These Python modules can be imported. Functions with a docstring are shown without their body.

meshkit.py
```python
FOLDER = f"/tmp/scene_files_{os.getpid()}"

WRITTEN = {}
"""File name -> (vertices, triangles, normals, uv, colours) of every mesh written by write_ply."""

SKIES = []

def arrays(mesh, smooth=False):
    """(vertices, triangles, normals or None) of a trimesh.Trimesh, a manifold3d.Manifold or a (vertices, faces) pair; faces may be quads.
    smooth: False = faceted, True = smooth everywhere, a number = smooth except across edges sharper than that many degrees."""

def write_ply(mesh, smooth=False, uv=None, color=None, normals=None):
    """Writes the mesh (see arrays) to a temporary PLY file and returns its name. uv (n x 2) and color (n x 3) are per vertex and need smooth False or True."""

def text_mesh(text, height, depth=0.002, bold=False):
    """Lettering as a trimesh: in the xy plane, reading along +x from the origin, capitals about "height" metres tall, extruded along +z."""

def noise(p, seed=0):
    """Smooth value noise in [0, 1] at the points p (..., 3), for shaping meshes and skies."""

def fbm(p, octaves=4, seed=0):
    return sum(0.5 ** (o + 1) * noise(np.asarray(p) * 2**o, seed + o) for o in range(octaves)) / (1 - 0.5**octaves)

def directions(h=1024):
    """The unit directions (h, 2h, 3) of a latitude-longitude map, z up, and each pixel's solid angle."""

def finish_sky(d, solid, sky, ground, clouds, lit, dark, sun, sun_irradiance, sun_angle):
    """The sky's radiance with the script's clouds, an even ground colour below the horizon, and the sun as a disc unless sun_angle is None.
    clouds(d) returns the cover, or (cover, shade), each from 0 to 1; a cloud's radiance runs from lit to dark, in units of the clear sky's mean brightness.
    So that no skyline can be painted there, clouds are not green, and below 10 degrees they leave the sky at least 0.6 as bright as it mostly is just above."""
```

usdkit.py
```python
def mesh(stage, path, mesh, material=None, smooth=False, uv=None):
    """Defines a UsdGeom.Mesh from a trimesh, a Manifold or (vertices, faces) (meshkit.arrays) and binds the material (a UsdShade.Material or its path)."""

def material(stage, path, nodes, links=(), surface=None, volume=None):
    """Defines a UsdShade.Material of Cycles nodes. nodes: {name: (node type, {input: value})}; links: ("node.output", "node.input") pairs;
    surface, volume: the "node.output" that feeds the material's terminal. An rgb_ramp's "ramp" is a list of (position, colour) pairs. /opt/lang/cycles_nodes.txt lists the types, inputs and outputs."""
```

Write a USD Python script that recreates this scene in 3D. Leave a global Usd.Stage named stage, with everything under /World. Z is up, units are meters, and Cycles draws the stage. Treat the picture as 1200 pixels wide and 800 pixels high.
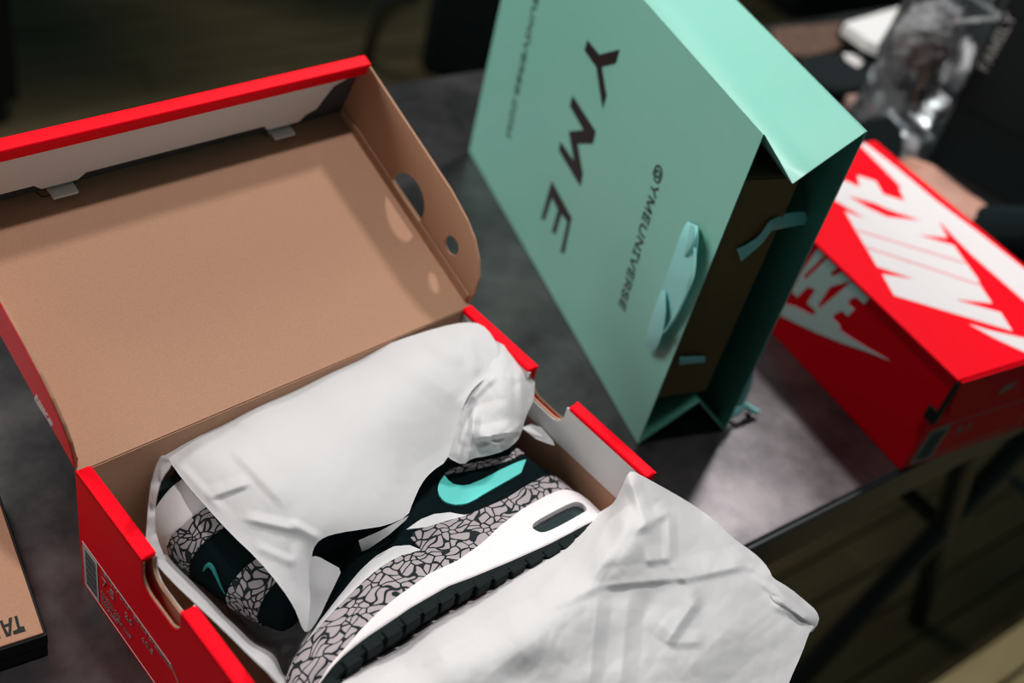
import math, numpy as np, trimesh, usdkit, meshkit, shapely
from shapely.geometry import Polygon, Point, LineString, box as sbox
from shapely import affinity
from scipy.interpolate import RBFInterpolator
from scipy.spatial import Delaunay, cKDTree
from manifold3d import Manifold
from pxr import Usd, UsdGeom, UsdLux, UsdShade, Gf, Sdf

stage = Usd.Stage.CreateInMemory()
UsdGeom.SetStageUpAxis(stage, UsdGeom.Tokens.z); UsdGeom.SetStageMetersPerUnit(stage, 1.0)
UsdGeom.Xform.Define(stage, '/World'); UsdGeom.Scope.Define(stage, '/World/Looks')

# ---------------------------------------------------------------- camera
FPX = 1339.46
CAM = np.array([-.2079, -.4693, .7073])
def rotm(a, b, c):
    Z = lambda t: np.array([[math.cos(t), -math.sin(t), 0], [math.sin(t), math.cos(t), 0], [0, 0, 1]])
    X = lambda t: np.array([[1, 0, 0], [0, math.cos(t), -math.sin(t)], [0, math.sin(t), math.cos(t)]])
    return Z(a) @ X(b) @ Z(c)
ROT = rotm(-.91482, .86262, .27012)          # columns: camera right, up, back
cam = UsdGeom.Camera.Define(stage, '/World/camera')
m4 = np.eye(4); m4[:3, :3] = ROT.T; m4[3, :3] = CAM
cam.AddTransformOp().Set(Gf.Matrix4d(m4.tolist()))
cam.CreateHorizontalApertureAttr(36.0); cam.CreateVerticalApertureAttr(24.0)
cam.CreateFocalLengthAttr(FPX / 1200 * 36.0); cam.CreateClippingRangeAttr(Gf.Vec2f(.02, 60))
cam.CreateFStopAttr(3.2); cam.CreateFocusDistanceAttr(.775)
cam.CreateExposureAttr(-0.1)

# ---------------------------------------------------------------- light: two ceiling spots of the shop and a dim teal ambience
def spot(name, pos, target, intensity, radius, color, half, soft):
    l = UsdLux.SphereLight.Define(stage, '/World/' + name)
    l.CreateRadiusAttr(radius); l.CreateIntensityAttr(intensity); l.CreateColorAttr(Gf.Vec3f(*color)); l.CreateNormalizeAttr(False)
    d = np.array(target, float) - np.array(pos, float); d /= np.linalg.norm(d)
    z = -d; x = np.cross([0, 1, 0.01], z); x /= np.linalg.norm(x); y = np.cross(z, x)
    m = np.eye(4); m[0, :3] = x; m[1, :3] = y; m[2, :3] = z; m[3, :3] = pos
    l.AddTransformOp().Set(Gf.Matrix4d(m.tolist()))
    s = UsdLux.ShapingAPI.Apply(l.GetPrim()); s.CreateShapingConeAngleAttr(half); s.CreateShapingConeSoftnessAttr(soft)
spot('spot_key', (2.24, .62, 3.0), (.42, -.05, .05), 270, .155, (1.0, .96, .95), 27, .3)
spot('spot_overhead', (.44, -.15, 2.6), (.46, -.08, .05), 600, .07, (1.0, .95, .93), 31, .45)
lp = UsdLux.RectLight.Define(stage, '/World/soft_fill')     # broad soft fill added out of view at the back left, lights the bag face
lp.CreateWidthAttr(1.3); lp.CreateHeightAttr(1.1); lp.CreateIntensityAttr(11); lp.CreateColorAttr(Gf.Vec3f(1.0, .95, .90)); lp.CreateNormalizeAttr(False)
def aim(l, pos, target):
    z = np.array(pos, float) - np.array(target, float); z /= np.linalg.norm(z); x = np.cross([0, 0, 1], z); x /= np.linalg.norm(x); y = np.cross(z, x)
    m = np.eye(4); m[0, :3] = x; m[1, :3] = y; m[2, :3] = z; m[3, :3] = pos; l.AddTransformOp().Set(Gf.Matrix4d(m.tolist()))
aim(lp, (-.52, 1.86, 1.6), (.35, 0, .1))
dome = UsdLux.DomeLight.Define(stage, '/World/ambient_fill'); dome.CreateIntensityAttr(.02); dome.CreateColorAttr(Gf.Vec3f(.55, 1.0, 1.0))  # even teal ambient fill added for the indoor scene

# ---------------------------------------------------------------- materials
def M(name, col, rough=.5, spec=.5, **kw):
    n = {'p': ('principled_bsdf', {'base_color': col, 'roughness': rough, 'specular_ior_level': spec, **kw})}
    return usdkit.material(stage, '/World/Looks/' + name, n, [], 'p.BSDF')
def Mnoise(name, c0, c1, scale, rough=.5, spec=.5, bump=0., detail=4, lo=.3, hi=.7, bscale=None, r1=None, stretch=None, **kw):
    n = {'t': ('texture_coordinate', {}), 'm': ('mapping', {'scale': stretch or (1, 1, 1)}),
         'n': ('noise_texture', {'scale': scale, 'detail': detail, 'roughness': .6}),
         'r': ('rgb_ramp', {'ramp': [(lo, c0), (hi, c1)]}), 'p': ('principled_bsdf', {'roughness': rough, 'specular_ior_level': spec, **kw})}
    l = [('t.object', 'm.vector'), ('m.vector', 'n.vector'), ('n.fac', 'r.fac'), ('r.color', 'p.base_color')]
    if bump:
        n['n2'] = ('noise_texture', {'scale': bscale or scale * 4, 'detail': 3}); n['b'] = ('bump', {'strength': bump, 'distance': .001})
        l += [('m.vector', 'n2.vector'), ('n2.fac', 'b.height'), ('b.normal', 'p.normal')]
    if r1 is not None:
        n['q'] = ('map_range', {'from_min': lo, 'from_max': hi, 'to_min': rough, 'to_max': r1, 'clamp': True}); l += [('n.fac', 'q.value'), ('q.result', 'p.roughness')]
    return usdkit.material(stage, '/World/Looks/' + name, n, l, 'p.BSDF')
def Mtissue(name, col, trans=.22):
    n = {'t': ('texture_coordinate', {}), 'n': ('noise_texture', {'scale': 260, 'detail': 4}), 'm': ('mapping', {'scale': (1, .25, 1)}),
         'b': ('bump', {'strength': .25, 'distance': .0006}), 'd': ('principled_bsdf', {'base_color': col, 'roughness': .75, 'specular_ior_level': .25}),
         'tr': ('translucent_bsdf', {'color': col}), 'x': ('mix_closure', {'fac': trans})}
    l = [('t.object', 'm.vector'), ('m.vector', 'n.vector'), ('n.fac', 'b.height'), ('b.normal', 'd.normal'), ('d.BSDF', 'x.closure1'), ('tr.BSDF', 'x.closure2')]
    return usdkit.material(stage, '/World/Looks/' + name, n, l, 'x.closure')
def Mcrackle(name, dims='3D', stretch=(.58, 1.0, 1.05)):                           # grey suede printed with black crackle lines
    n = {'t': ('texture_coordinate', {}), 'm': ('mapping', {'scale': stretch}), 'wn': ('noise_texture', {'scale': 75, 'detail': 0}),
         'mx': ('mix_vector', {'fac': .012, 'use_clamp': False}),
         'v': ('voronoi_texture', {'feature': 'distance_to_edge', 'dimensions': dims, 'scale': 172, 'randomness': .8}),
         'r': ('rgb_ramp', {'ramp': [(.088, (.003, .009, .011)), (.12, (.38, .335, .35)), (1, (.44, .39, .405))]}),
         'p': ('principled_bsdf', {'roughness': .75, 'specular_ior_level': .3})}
    n['mul'] = ('vector_math', {'math_type': 'multiply_add', 'vector2': (.013, .013, .013)})
    l = [('t.object', 'm.vector'), ('t.object', 'wn.vector'), ('wn.color', 'mul.vector1'), ('m.vector', 'mul.vector3'), ('mul.vector', 'v.vector'),
         ('v.distance', 'r.fac'), ('r.color', 'p.base_color')]
    del n['mx']
    return usdkit.material(stage, '/World/Looks/' + name, n, l, 'p.BSDF')
RED = M('red_card', (1.0, .0, .012), .5, .08)
WHITEP = M('white_print', (.84, .80, .81), .5, .4)
KRAFT = Mnoise('kraft_board', (.45, .248, .157), (.55, .318, .21), 900, .8, .15, .15, lo=.25, hi=.75)
KRAFTD = Mnoise('kraft_edge', (.27, .17, .11), (.40, .26, .17), 700, .85, .2, .4)
BOARDW = M('white_board', (.74, .72, .72), .55, .4)
TISSUE = Mtissue('tissue', (.80, .80, .81))
TISSUE2 = Mtissue('tissue_thin', (.72, .72, .73), .3)
MINT = Mnoise('mint_paper', (.238, .585, .485), (.255, .605, .51), 6, .42, .5, 0)
MINT_SHADE = M('mint_painted_shade', (.07, .27, .21), .6, .2)  # darker mint: the shade of the bag mouth put into the colour
RIBBON = M('ribbon_satin', (.27, .68, .66), .35, .5)
INKB = M('bag_ink', (.018, .010, .010), .5, .4)
INKG = M('bag_faint_ink', (.09, .17, .13), .5, .3)
BLACK = M('black_nubuck', (.0022, .0075, .009), .9, .08)
RUBBER = M('black_rubber', (.0022, .007, .008), .65, .15)
FOAM = Mnoise('white_foam', (.80, .76, .77), (.84, .80, .81), 300, .5, .35, .08)
LEATHERW = Mnoise('white_mesh', (.74, .74, .75), (.82, .81, .82), 900, .6, .3, .3)
CYAN = M('cyan_leather', (.10, .69, .63), .45, .4)
CYAND = M('cyan_thread', (.01, .17, .16), .6, .3)
CRACKLE = Mcrackle('crackle_suede', '2D', (.66, 1.08, 1)); CRACKLE3 = Mcrackle('crackle_suede_heel')
AIR = M('air_window', (.03, .045, .05), .12, .6)
TABLE = Mnoise('table_zinc', (.062, .059, .062), (.18, .163, .17), 11, .27, .6, .06, detail=6, lo=.32, hi=.68, bscale=70, r1=.33, metallic=.88)
STEEL = M('black_steel', (.008, .014, .016), .45, .5)
DARK = M('black_matte', (.004, .009, .010), .6, .3)
DARKF = Mnoise('black_fabric', (.0035, .008, .009), (.007, .013, .014), 300, .9, .2)
PAPERW = M('white_paper', (.78, .78, .77), .6, .3)
GREYP = M('grey_print', (.33, .33, .32), .6, .3)
SKIN = M('skin', (.50, .27, .20), .5, .4, subsurface_weight=.15, subsurface_radius=(.01, .004, .002))
SLEEVE = Mnoise('black_knit', (.004, .009, .010), (.009, .015, .016), 500, .95, .1)
LABELW = M('label_white', (.66, .63, .62), .6, .3)
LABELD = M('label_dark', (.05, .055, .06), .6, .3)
GREYTUBE = M('grey_steel', (.13, .16, .165), .4, .5, metallic=.4)
CLEAR = usdkit.material(stage, '/World/Looks/clear_film', {'f': ('fresnel', {'IOR': 1.6}), 'm': ('math', {'math_type': 'multiply_add', 'value2': .9, 'value3': .03}),
    'a': ('transparent_bsdf', {'color': (.93, .95, .96)}), 'g': ('glossy_bsdf', {'color': (.9, .93, .95), 'roughness': .12}), 'x': ('mix_closure', {})},
    [('f.fac', 'm.value1'), ('m.value', 'x.fac'), ('a.BSDF', 'x.closure1'), ('g.BSDF', 'x.closure2')], 'x.closure')
PLANKS = [Mnoise('floor_plank_%s' % k, a, b, 14, .55, .3, .1, stretch=(.15, 1, 1)) for k, a, b in
          (('warm', (.128, .097, .048), (.19, .146, .072)), ('tan', (.14, .108, .052), (.205, .16, .082)), ('dull', (.108, .084, .042), (.165, .13, .066)))]

# ---------------------------------------------------------------- helpers
names = {}
def numbered(parent, name):
    k = names.get((parent, name), 0); names[(parent, name)] = k + 1
    return f'{parent}/{name}' if k == 0 else f'{parent}/{name}_{k:03d}'
BASE = {}
def tag(pr, label=None, cat=None, group=None, kind=None):
    for k, v in (('label', label), ('category', cat), ('group', group), ('kind', kind)):
        if v: pr.SetCustomDataByKey(k, v)
def thing(name, loc, label, cat, group=None, rotz=0., kind=None):
    path = numbered('/World', name); x = UsdGeom.Xform.Define(stage, path)
    x.AddTranslateOp().Set(Gf.Vec3d(*map(float, loc)))
    if rotz: x.AddRotateZOp().Set(math.degrees(rotz))
    tag(x.GetPrim(), label, cat, group, kind)
    BASE[path] = (np.array(loc, float), rotz)
    return path
def tolocal(path, v):
    o, r = BASE[path]; v = np.asarray(v, float) - o; c, s = math.cos(r), math.sin(r)
    return np.stack([v[:, 0] * c + v[:, 1] * s, -v[:, 0] * s + v[:, 1] * c, v[:, 2]], 1)
def arr(mesh):
    if hasattr(mesh, 'to_mesh'):
        q = mesh.to_mesh(); return np.array(q.vert_properties[:, :3], float), np.array(q.tri_verts)
    if isinstance(mesh, tuple): return np.asarray(mesh[0], float), np.asarray(mesh[1], int)
    return np.array(mesh.vertices), np.array(mesh.faces)
def part(parent, name, mesh, mat, smooth=False, label=None, local=False, kind=None):
    """a part (or sub-part) of a thing; mesh in world coordinates unless local"""
    v, f = arr(mesh); root = parent
    while root not in BASE: root = root.rsplit('/', 1)[0]
    if not local: v = tolocal(root, v)
    path = numbered(parent, name)
    # a sub-part sits under a Mesh parent that has no transform of its own
    p = usdkit.mesh(stage, path, (v, f), mat, smooth); tag(p.GetPrim(), label, kind=kind)
    return path
def cat(*ms):
    vs, fs, n = [], [], 0
    for m in ms:
        v, f = arr(m); vs.append(v); fs.append(f + n); n += len(v)
    return np.vstack(vs), np.vstack(fs)
def frame(mesh, o, ex, ey, ez=None):
    v, f = arr(mesh); ex, ey = np.array(ex, float), np.array(ey, float); ez = np.cross(ex, ey) if ez is None else np.array(ez, float)
    out = np.array(o, float) + v[:, :1] * ex + v[:, 1:2] * ey + v[:, 2:3] * ez
    if np.dot(np.cross(ex, ey), ez) < 0: f = f[:, ::-1]
    return out, f
def extr(poly, d):
    ps = getattr(poly, 'geoms', [poly])
    return trimesh.util.concatenate([trimesh.creation.extrude_polygon(g, d, engine='earcut') for g in ps if g.geom_type == 'Polygon' and g.area > 1e-9])
def bx(x0, x1, y0, y1, z0, z1):
    m = trimesh.creation.box([x1 - x0, y1 - y0, z1 - z0]); m.apply_translation([(x0 + x1) / 2, (y0 + y1) / 2, (z0 + z1) / 2]); return m
def rbox(x0, x1, y0, y1, z0, z1, r=.002, n=12):
    s = Manifold.sphere(r, n)
    return Manifold.batch_hull([s.translate((x, y, z)) for x in (x0 + r, x1 - r) for y in (y0 + r, y1 - r) for z in (z0 + r, z1 - r)])
def tube(pts, r, n=10):
    pts = np.asarray(pts, float); r = np.broadcast_to(np.asarray(r, float), len(pts)); s = []
    for i in range(len(pts) - 1):
        s.append(Manifold.batch_hull([Manifold.sphere(float(r[i]), n).translate(tuple(pts[i])), Manifold.sphere(float(r[i + 1]), n).translate(tuple(pts[i + 1]))]))
    return Manifold.batch_boolean(s, __import__('manifold3d').OpType.Add)
def ray(px):
    px = np.atleast_2d(np.array(px, float)); d = np.stack([(px[:, 0] - 600) / FPX, -(px[:, 1] - 400) / FPX, -np.ones(len(px))], 1); return d @ ROT.T
def onplane(px, n, o):                         # where the outline traced at px lies on a real plane of the scene
    r = ray(px); n = np.array(n, float); t = ((np.array(o, float) - CAM) @ n) / (r @ n); return CAM + r * t[:, None]
def onz(px, z): return onplane(px, (0, 0, 1), (0, 0, z))
def inplane(px, o, ex, ey):
    P = onplane(px, np.cross(ex, ey), o) - np.array(o); return np.stack([P @ np.array(ex), P @ np.array(ey)], 1)
def smoothpoly(pts, it=2):
    p = np.array(pts, float)
    for _ in range(it):
        q = np.roll(p, -1, 0); p = np.stack([.75 * p + .25 * q, .25 * p + .75 * q], 1).reshape(-1, 2)
    return p
def fillpoints(poly, step, rings=()):
    P = [np.array(q) for g in [poly] for q in [resample(np.array(g.exterior.coords)[:-1], step)]]
    for h in poly.interiors: P.append(resample(np.array(h.coords)[:-1], step))
    nb = sum(map(len, P))
    for r in rings:
        g = poly.buffer(-r)
        for q in getattr(g, 'geoms', [g]):
            if q.geom_type == 'Polygon' and not q.is_empty:
                P.append(resample(np.array(q.exterior.coords)[:-1], step))
                for h in q.interiors: P.append(resample(np.array(h.coords)[:-1], step))
    x0, y0, x1, y1 = poly.bounds; gx, gy = np.meshgrid(np.arange(x0, x1, step), np.arange(y0, y1, step)); gx[1::2] += step / 2
    g = np.stack([gx.ravel(), gy.ravel()], 1); ins = poly.buffer(-(max(rings) if rings else 0) - step * .45)
    if not ins.is_empty: P.append(g[shapely.contains_xy(ins, g[:, 0], g[:, 1])])
    return np.vstack(P), nb
def resample(ring, step):
    out = []
    for a, b in zip(ring, np.roll(ring, -1, 0)):
        k = max(1, int(round(np.linalg.norm(b - a) / step))); out.append(a + (b - a) * (np.arange(k) / k)[:, None])
    return np.vstack(out)
def triangulate(poly, step, rings=()):
    P, nb = fillpoints(poly, step, rings); P = np.unique(np.round(P, 7), axis=0)
    T = Delaunay(P).simplices; c = P[T].mean(1); T = T[shapely.contains_xy(poly, c[:, 0], c[:, 1])]
    a = P[T]; cr = (a[:, 1, 0] - a[:, 0, 0]) * (a[:, 2, 1] - a[:, 0, 1]) - (a[:, 1, 1] - a[:, 0, 1]) * (a[:, 2, 0] - a[:, 0, 0])
    T = T[np.abs(cr) > 1e-12]; cr = cr[np.abs(cr) > 1e-12]; T[cr < 0] = T[cr < 0][:, ::-1]
    return P, T
def edges_of(T):
    E = np.vstack([T[:, [0, 1]], T[:, [1, 2]], T[:, [2, 0]]]); key = {tuple(e) for e in E.tolist()}
    return np.array([e for e in key if (e[1], e[0]) not in key])
def strip(center, wid, n, thick=.0006):        # a ribbon: centre line, half width vectors
    c = np.asarray(center, float); w = np.asarray(wid, float); n = np.asarray(n, float)
    k = len(c); t = np.linspace(0, k - 1, 6 * k); idx = np.arange(k)
    from scipy.interpolate import PchipInterpolator as I
    c = I(idx, c)(t); w = I(idx, w)(t); a, m, b = c - w, c + n * .0008, c + w
    top = np.stack([a, m, b], 1); bot = top - n * thick; V = np.concatenate([top, bot], 1).reshape(-1, 3); F = []
    for i in range(len(t) - 1):
        o, q = 6 * i, 6 * i + 6; loop = [0, 1, 2, 5, 4, 3]
        for x, y in zip(loop, loop[1:] + loop[:1]): F += [[o + x, q + x, q + y], [o + x, q + y, o + y]]
    return V, np.array(F)
def decal(poly, o, ex, ey, d=.0003): return frame(extr(poly, d), o, ex, ey)
def text_on(s, h, o, ex, ey, d=.0003, bold=False, condense=1.):
    m = meshkit.text_mesh(s, h, d, bold); v = np.array(m.vertices); v[:, 0] *= condense; return frame((v, np.array(m.faces)), o, ex, ey)
NIKEFONT = dict(N=[[(0, 0), (0, 10), (2.3, 10), (4.0, 4.6), (4.0, 10), (6, 10), (6, 0), (3.8, 0), (2.0, 5.6), (2.0, 0)]], I=[[(0, 0), (0, 10), (2.2, 10), (2.2, 0)]],
    K=[[(0, 0), (0, 10), (2.2, 10), (2.2, 6.2), (4.1, 10), (6.5, 10), (4.0, 5.4), (6.6, 0), (4.1, 0), (2.2, 4.2), (2.2, 0)]],
    E=[[(0, 0), (0, 10), (5, 10), (5, 7.9), (2.2, 7.9), (2.2, 6.1), (4.5, 6.1), (4.5, 4.1), (2.2, 4.1), (2.2, 2.1), (5, 2.1), (5, 0)]])
SWOOSH = [(0, 1.2), (1.0, 4.6), (1.9, 5.6), (1.6, 3.6), (2.6, 2.7), (4.4, 2.9), (16, 6.8), (5.2, .3), (2.6, -.6), (.8, -.2)]
def logo(h, slant=.28, gap=.7, swoosh=True):   # block italic letters over a tick, as one flat outline set
    x, out = 0, []
    for ch in 'NIKE':
        g = NIKEFONT[ch][0]; out.append(Polygon([(x + a + slant * b, b) for a, b in g])); x += max(a for a, b in g) + gap
    s = Polygon(smoothpoly([(a * 1.45 + -1.2, b * 1.0 - 4.2) for a, b in SWOOSH], 2)).buffer(0)
    u = shapely.union_all(out + ([s] if swoosh else []))
    return affinity.scale(u, h / 10, h / 10, origin=(0, 0))

# ---------------------------------------------------------------- floor and table
TD = np.array([.9915, -.13, 0]); TD /= np.linalg.norm(TD); TN = np.array([-TD[1], TD[0], 0])      # along and across the table
TO = np.array([.54, -.2684, 0])
def tab(a, b, z): return TO + TD * a + TN * b + np.array([0, 0, z])
FZ = -.75
fl = thing('floor', (1.5, .4, FZ), 'brown strip wood floor seen below and behind the table', 'floor', kind='structure', rotz=math.atan2(TD[1], TD[0]))
part(fl, 'subfloor', bx(-2.2, 3.6, -1.6, 2.6, -.03, -.0142), DARK, local=True)
rng = np.random.default_rng(3)
y, k = -1.5, 0
while y < 2.5:
    w = .068; x = -2.1 - rng.random() * .8
    while x < 3.5:
        L = 1.3 + rng.random() * .9; x1 = min(x + L, 3.55)
        part(fl, 'plank', rbox(max(x, -2.15), x1 - .002, y, y + w - .0035, -.014, rng.random() * .0008, .0018, 4), PLANKS[int(rng.integers(3))], local=True)
        x = x1 if x1 < 3.5 else 9
    y += w
tb = thing('display_table', (.5, .1, FZ), 'long table with a grey mottled concrete top and black steel trestles carrying all the boxes', 'table')
slab = rbox(-1.5, 1.75, 0, .735, -.03, 0, .0025, 8)
part(tb, 'tabletop', frame(slab, TO, TD, TN, (0, 0, 1)), TABLE, 30)
part(tb, 'edge_band', frame(rbox(-1.5, 1.75, -.004, .006, -.052, -.003, .002, 8), TO, TD, TN, (0, 0, 1)), STEEL, 30, 'black steel band under the front edge')
part(tb, 'edge_band', frame(rbox(-1.5, 1.75, .729, .739, -.052, -.003, .002, 8), TO, TD, TN, (0, 0, 1)), STEEL, 30)
for a in (-1.1, .55, 1.45):
    for s in (1, -1):
        part(tb, 'leg', tube([tab(a + s * .18, .06, -.035), tab(a - s * .18, .06, FZ + .02)], .017, 12), STEEL, 30)
        part(tb, 'leg', tube([tab(a + s * .18, .67, -.035), tab(a - s * .18, .67, FZ + .02)], .017, 12), STEEL, 30)
    part(tb, 'crossbar', tube([tab(a, .06, -.39), tab(a, .67, -.39)], .012, 12), STEEL, 30)

# ---------------------------------------------------------------- the open shoe box
L, D, H = .335, .2107, .1202
LA, LL, LIP = .3546, .203, .0675
sb = thing('open_shoebox', (L / 2, -D / 2, 0), 'open red shoebox with kraft inside and raised lid, holding wrapped sneakers', 'shoebox')
part(sb, 'bottom', bx(.002, L - .002, -D + .002, -.002, 0.0003, .0025), KRAFT)
part(sb, 'back_wall', cat(bx(.0025, L - .0025, -.0028, -.0006, .0003, H - .001)), KRAFT)
part(sb, 'back_wall_cover', bx(0.0005, L - .0005, -.0006, 0, .0003, H - .004), RED, label='red outer face of the hinge wall')
def bow(m, k=.022):                            # the front wall is pushed outwards by the tissue
    v, f = arr(m); v = v.copy(); v[:, 1] -= k * np.sin(np.pi * np.clip(v[:, 0] / L, 0, 1)) * np.clip(v[:, 2] / H, 0, 1); return v, f
FWX = [(.0025 + (L - .005) * i / 20, .0025 + (L - .005) * (i + 1) / 20) for i in range(20)]
fwp = Manifold.batch_boolean([Manifold.cube((L - .005, .003, .084)).translate((.0025, -D, .0003))], __import__('manifold3d').OpType.Add).refine_to_length(.02)
part(sb, 'front_wall', bow(fwp), RED)
def notch(y0, y1, depth, r):                   # finger notch from the top of an end wall
    return sbox(y0, H - depth, y1, H + .02).buffer(-r).buffer(r).union(sbox(y0, H - depth + r * 1.3, y1, H + .02))
N0, N1 = -.1275, -.083
wallp = sbox(-D, .0003, 0, H).difference(notch(N0, N1, .026, .012))
for x, s, nm in ((0, 1, 'left'), (L, -1, 'right')):
    F = lambda off, t: (lambda p: frame(extr(p, t), (x + s * off, 0, 0), (0, 1, 0), (0, 0, 1), (s, 0, 0)))
    ew = part(sb, 'end_wall', F(0, .0022)(wallp), RED)
    part(ew, 'board_edge', F(.0004, .0014)(LineString([(a, b) for a, b in notch(N0, N1, .0255, .012).exterior.coords]).buffer(.0006).intersection(sbox(N0 - .001, H - .03, N1 + .001, H - .003))), KRAFTD)
    inner = sbox(-D + .0035, .0026, -.0035, H - .003).difference(notch(N0 + .0005, N1 - .0005, .022, .012))
    part(sb, 'end_wall_lining', F(.0070, .0020)(inner), KRAFT)
    part(sb, 'inner_flap', F(.0091, .0009)(sbox(-D + .004, .080, -.004, H - .002).difference(notch(N0 + .001, N1 - .001, .023, .012))), BOARDW, label='white printed liner flap inside the end')
    for a, b in ((-D, N0), (N1, 0)):
        part(sb, 'rim', rbox(min(x, x + s * .0102), max(x, x + s * .0102), a, b - .0004, H - .0042, H + .0006, .0018, 10), RED, 30, 'folded glossy red top edge of the end wall')
# lid
lo = np.array([0, 0, H + .0008]); lt = np.array([0, math.cos(LA), math.sin(LA)]); ln = np.array([0, -math.sin(LA), math.cos(LA)]); lx = np.array([1., 0, 0])
lid = part(sb, 'lid', frame(bx(.001, L - .001, -.0022, LL, -.0018, 0), lo, lx, lt, ln), KRAFT, label='kraft inside of the raised lid panel')
part(lid, 'cover', frame(bx(.001, L - .001, .004, LL + .001, -.0026, -.0019), lo, lx, lt, ln), RED, label='red outer face of the lid')
lip = part(sb, 'lid_lip', frame(bx(0, L, LL - .0002, LL + .0024, 0, LIP - .001), lo, lx, lt, ln), RED)
part(lip, 'rim', frame(rbox(0, L, LL - .0085, LL + .0026, LIP - .0035, LIP + .0006, .0016, 10), lo, lx, lt, ln), RED, 30, 'folded red top edge of the lid lip')
ip = Polygon([(.002, .0165), (.064, .0165), (.070, .010), (.097, .010), (.102, .0165), (.250, .0165), (.255, .010), (.285, .010), (.289, .0175), (.298, .022), (.306, .048), (.320, LIP - .012), (.320, LIP - .012), (.002, LIP - .012)])
part(lip, 'inner_flap', frame(extr(ip, .0012), lo + lt * (LL - .0065), lx, ln, lt), BOARDW, label='white inner flap of the lip in shadow')
part(lip, 'inner_lining', frame(bx(.002, L - .002, LL - .0014, LL - .0004, .0005, LIP - .006), lo, lx, lt, ln), LABELD, label='dark sheet painting the shade behind the inner flap of the lip')  # near-black sheet added as painted shade in the lip gap
part(lip, 'inner_edge', frame(bx(.001, L - .001, -.0072, -.0056, LIP - .0125, LIP - .003), lo + lt * LL, lx, lt, ln), RED)
for x0, x1 in ((.0755, .0945), (.259, .2785)):
    part(sb, 'lock_tab', frame(rbox(x0, x1, .1885, .1985, .0045, .0072, .001, 6), lo, lx, lt, ln), BOARDW, 30, 'small white lock tab pushed into its slit')
    part(sb, 'lock_tab_foot', frame(rbox(x0 + .001, x1 - .001, .1975, .2015, .0004, .0072, .0008, 6), lo, lx, lt, ln), BOARDW, 30)
for pl in ([(28, 215), (50, 231), (85, 223), (92, 200)], [(296, 150), (313, 159), (334, 155), (342, 148)]):
    q = inplane(pl, lo, lx, lt); part(lid, 'slit', frame(extr(LineString(q).buffer(.00045), .00025), lo, lx, lt, ln), LABELD, label='thin die-cut slit line')
def flap(side):
    out = sbox(.002, .0, LL - .001, .0635).difference(sbox(-.01, .03, .045, .08)).union(Point(.045, .0315).buffer(.032, 24).intersection(sbox(.002, 0, .05, .0635))).intersection(sbox(.002, 0, .21, .0635))
    out = Polygon([(LL - .001, 0), (LL - .001, .0635), (.072, .0605), (.046, .0565), (.030, .051), (.016, .041), (.007, .030), (.002, .014), (.001, 0)])
    hole = Point(.101, .0105).buffer(.0215, 24).intersection(sbox(0, .0085, .2, .06)).union(Point(.043, .024).buffer(.0082, 20))
    return out.difference(hole) if side < 0 else out
spl = math.radians(8)
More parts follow.
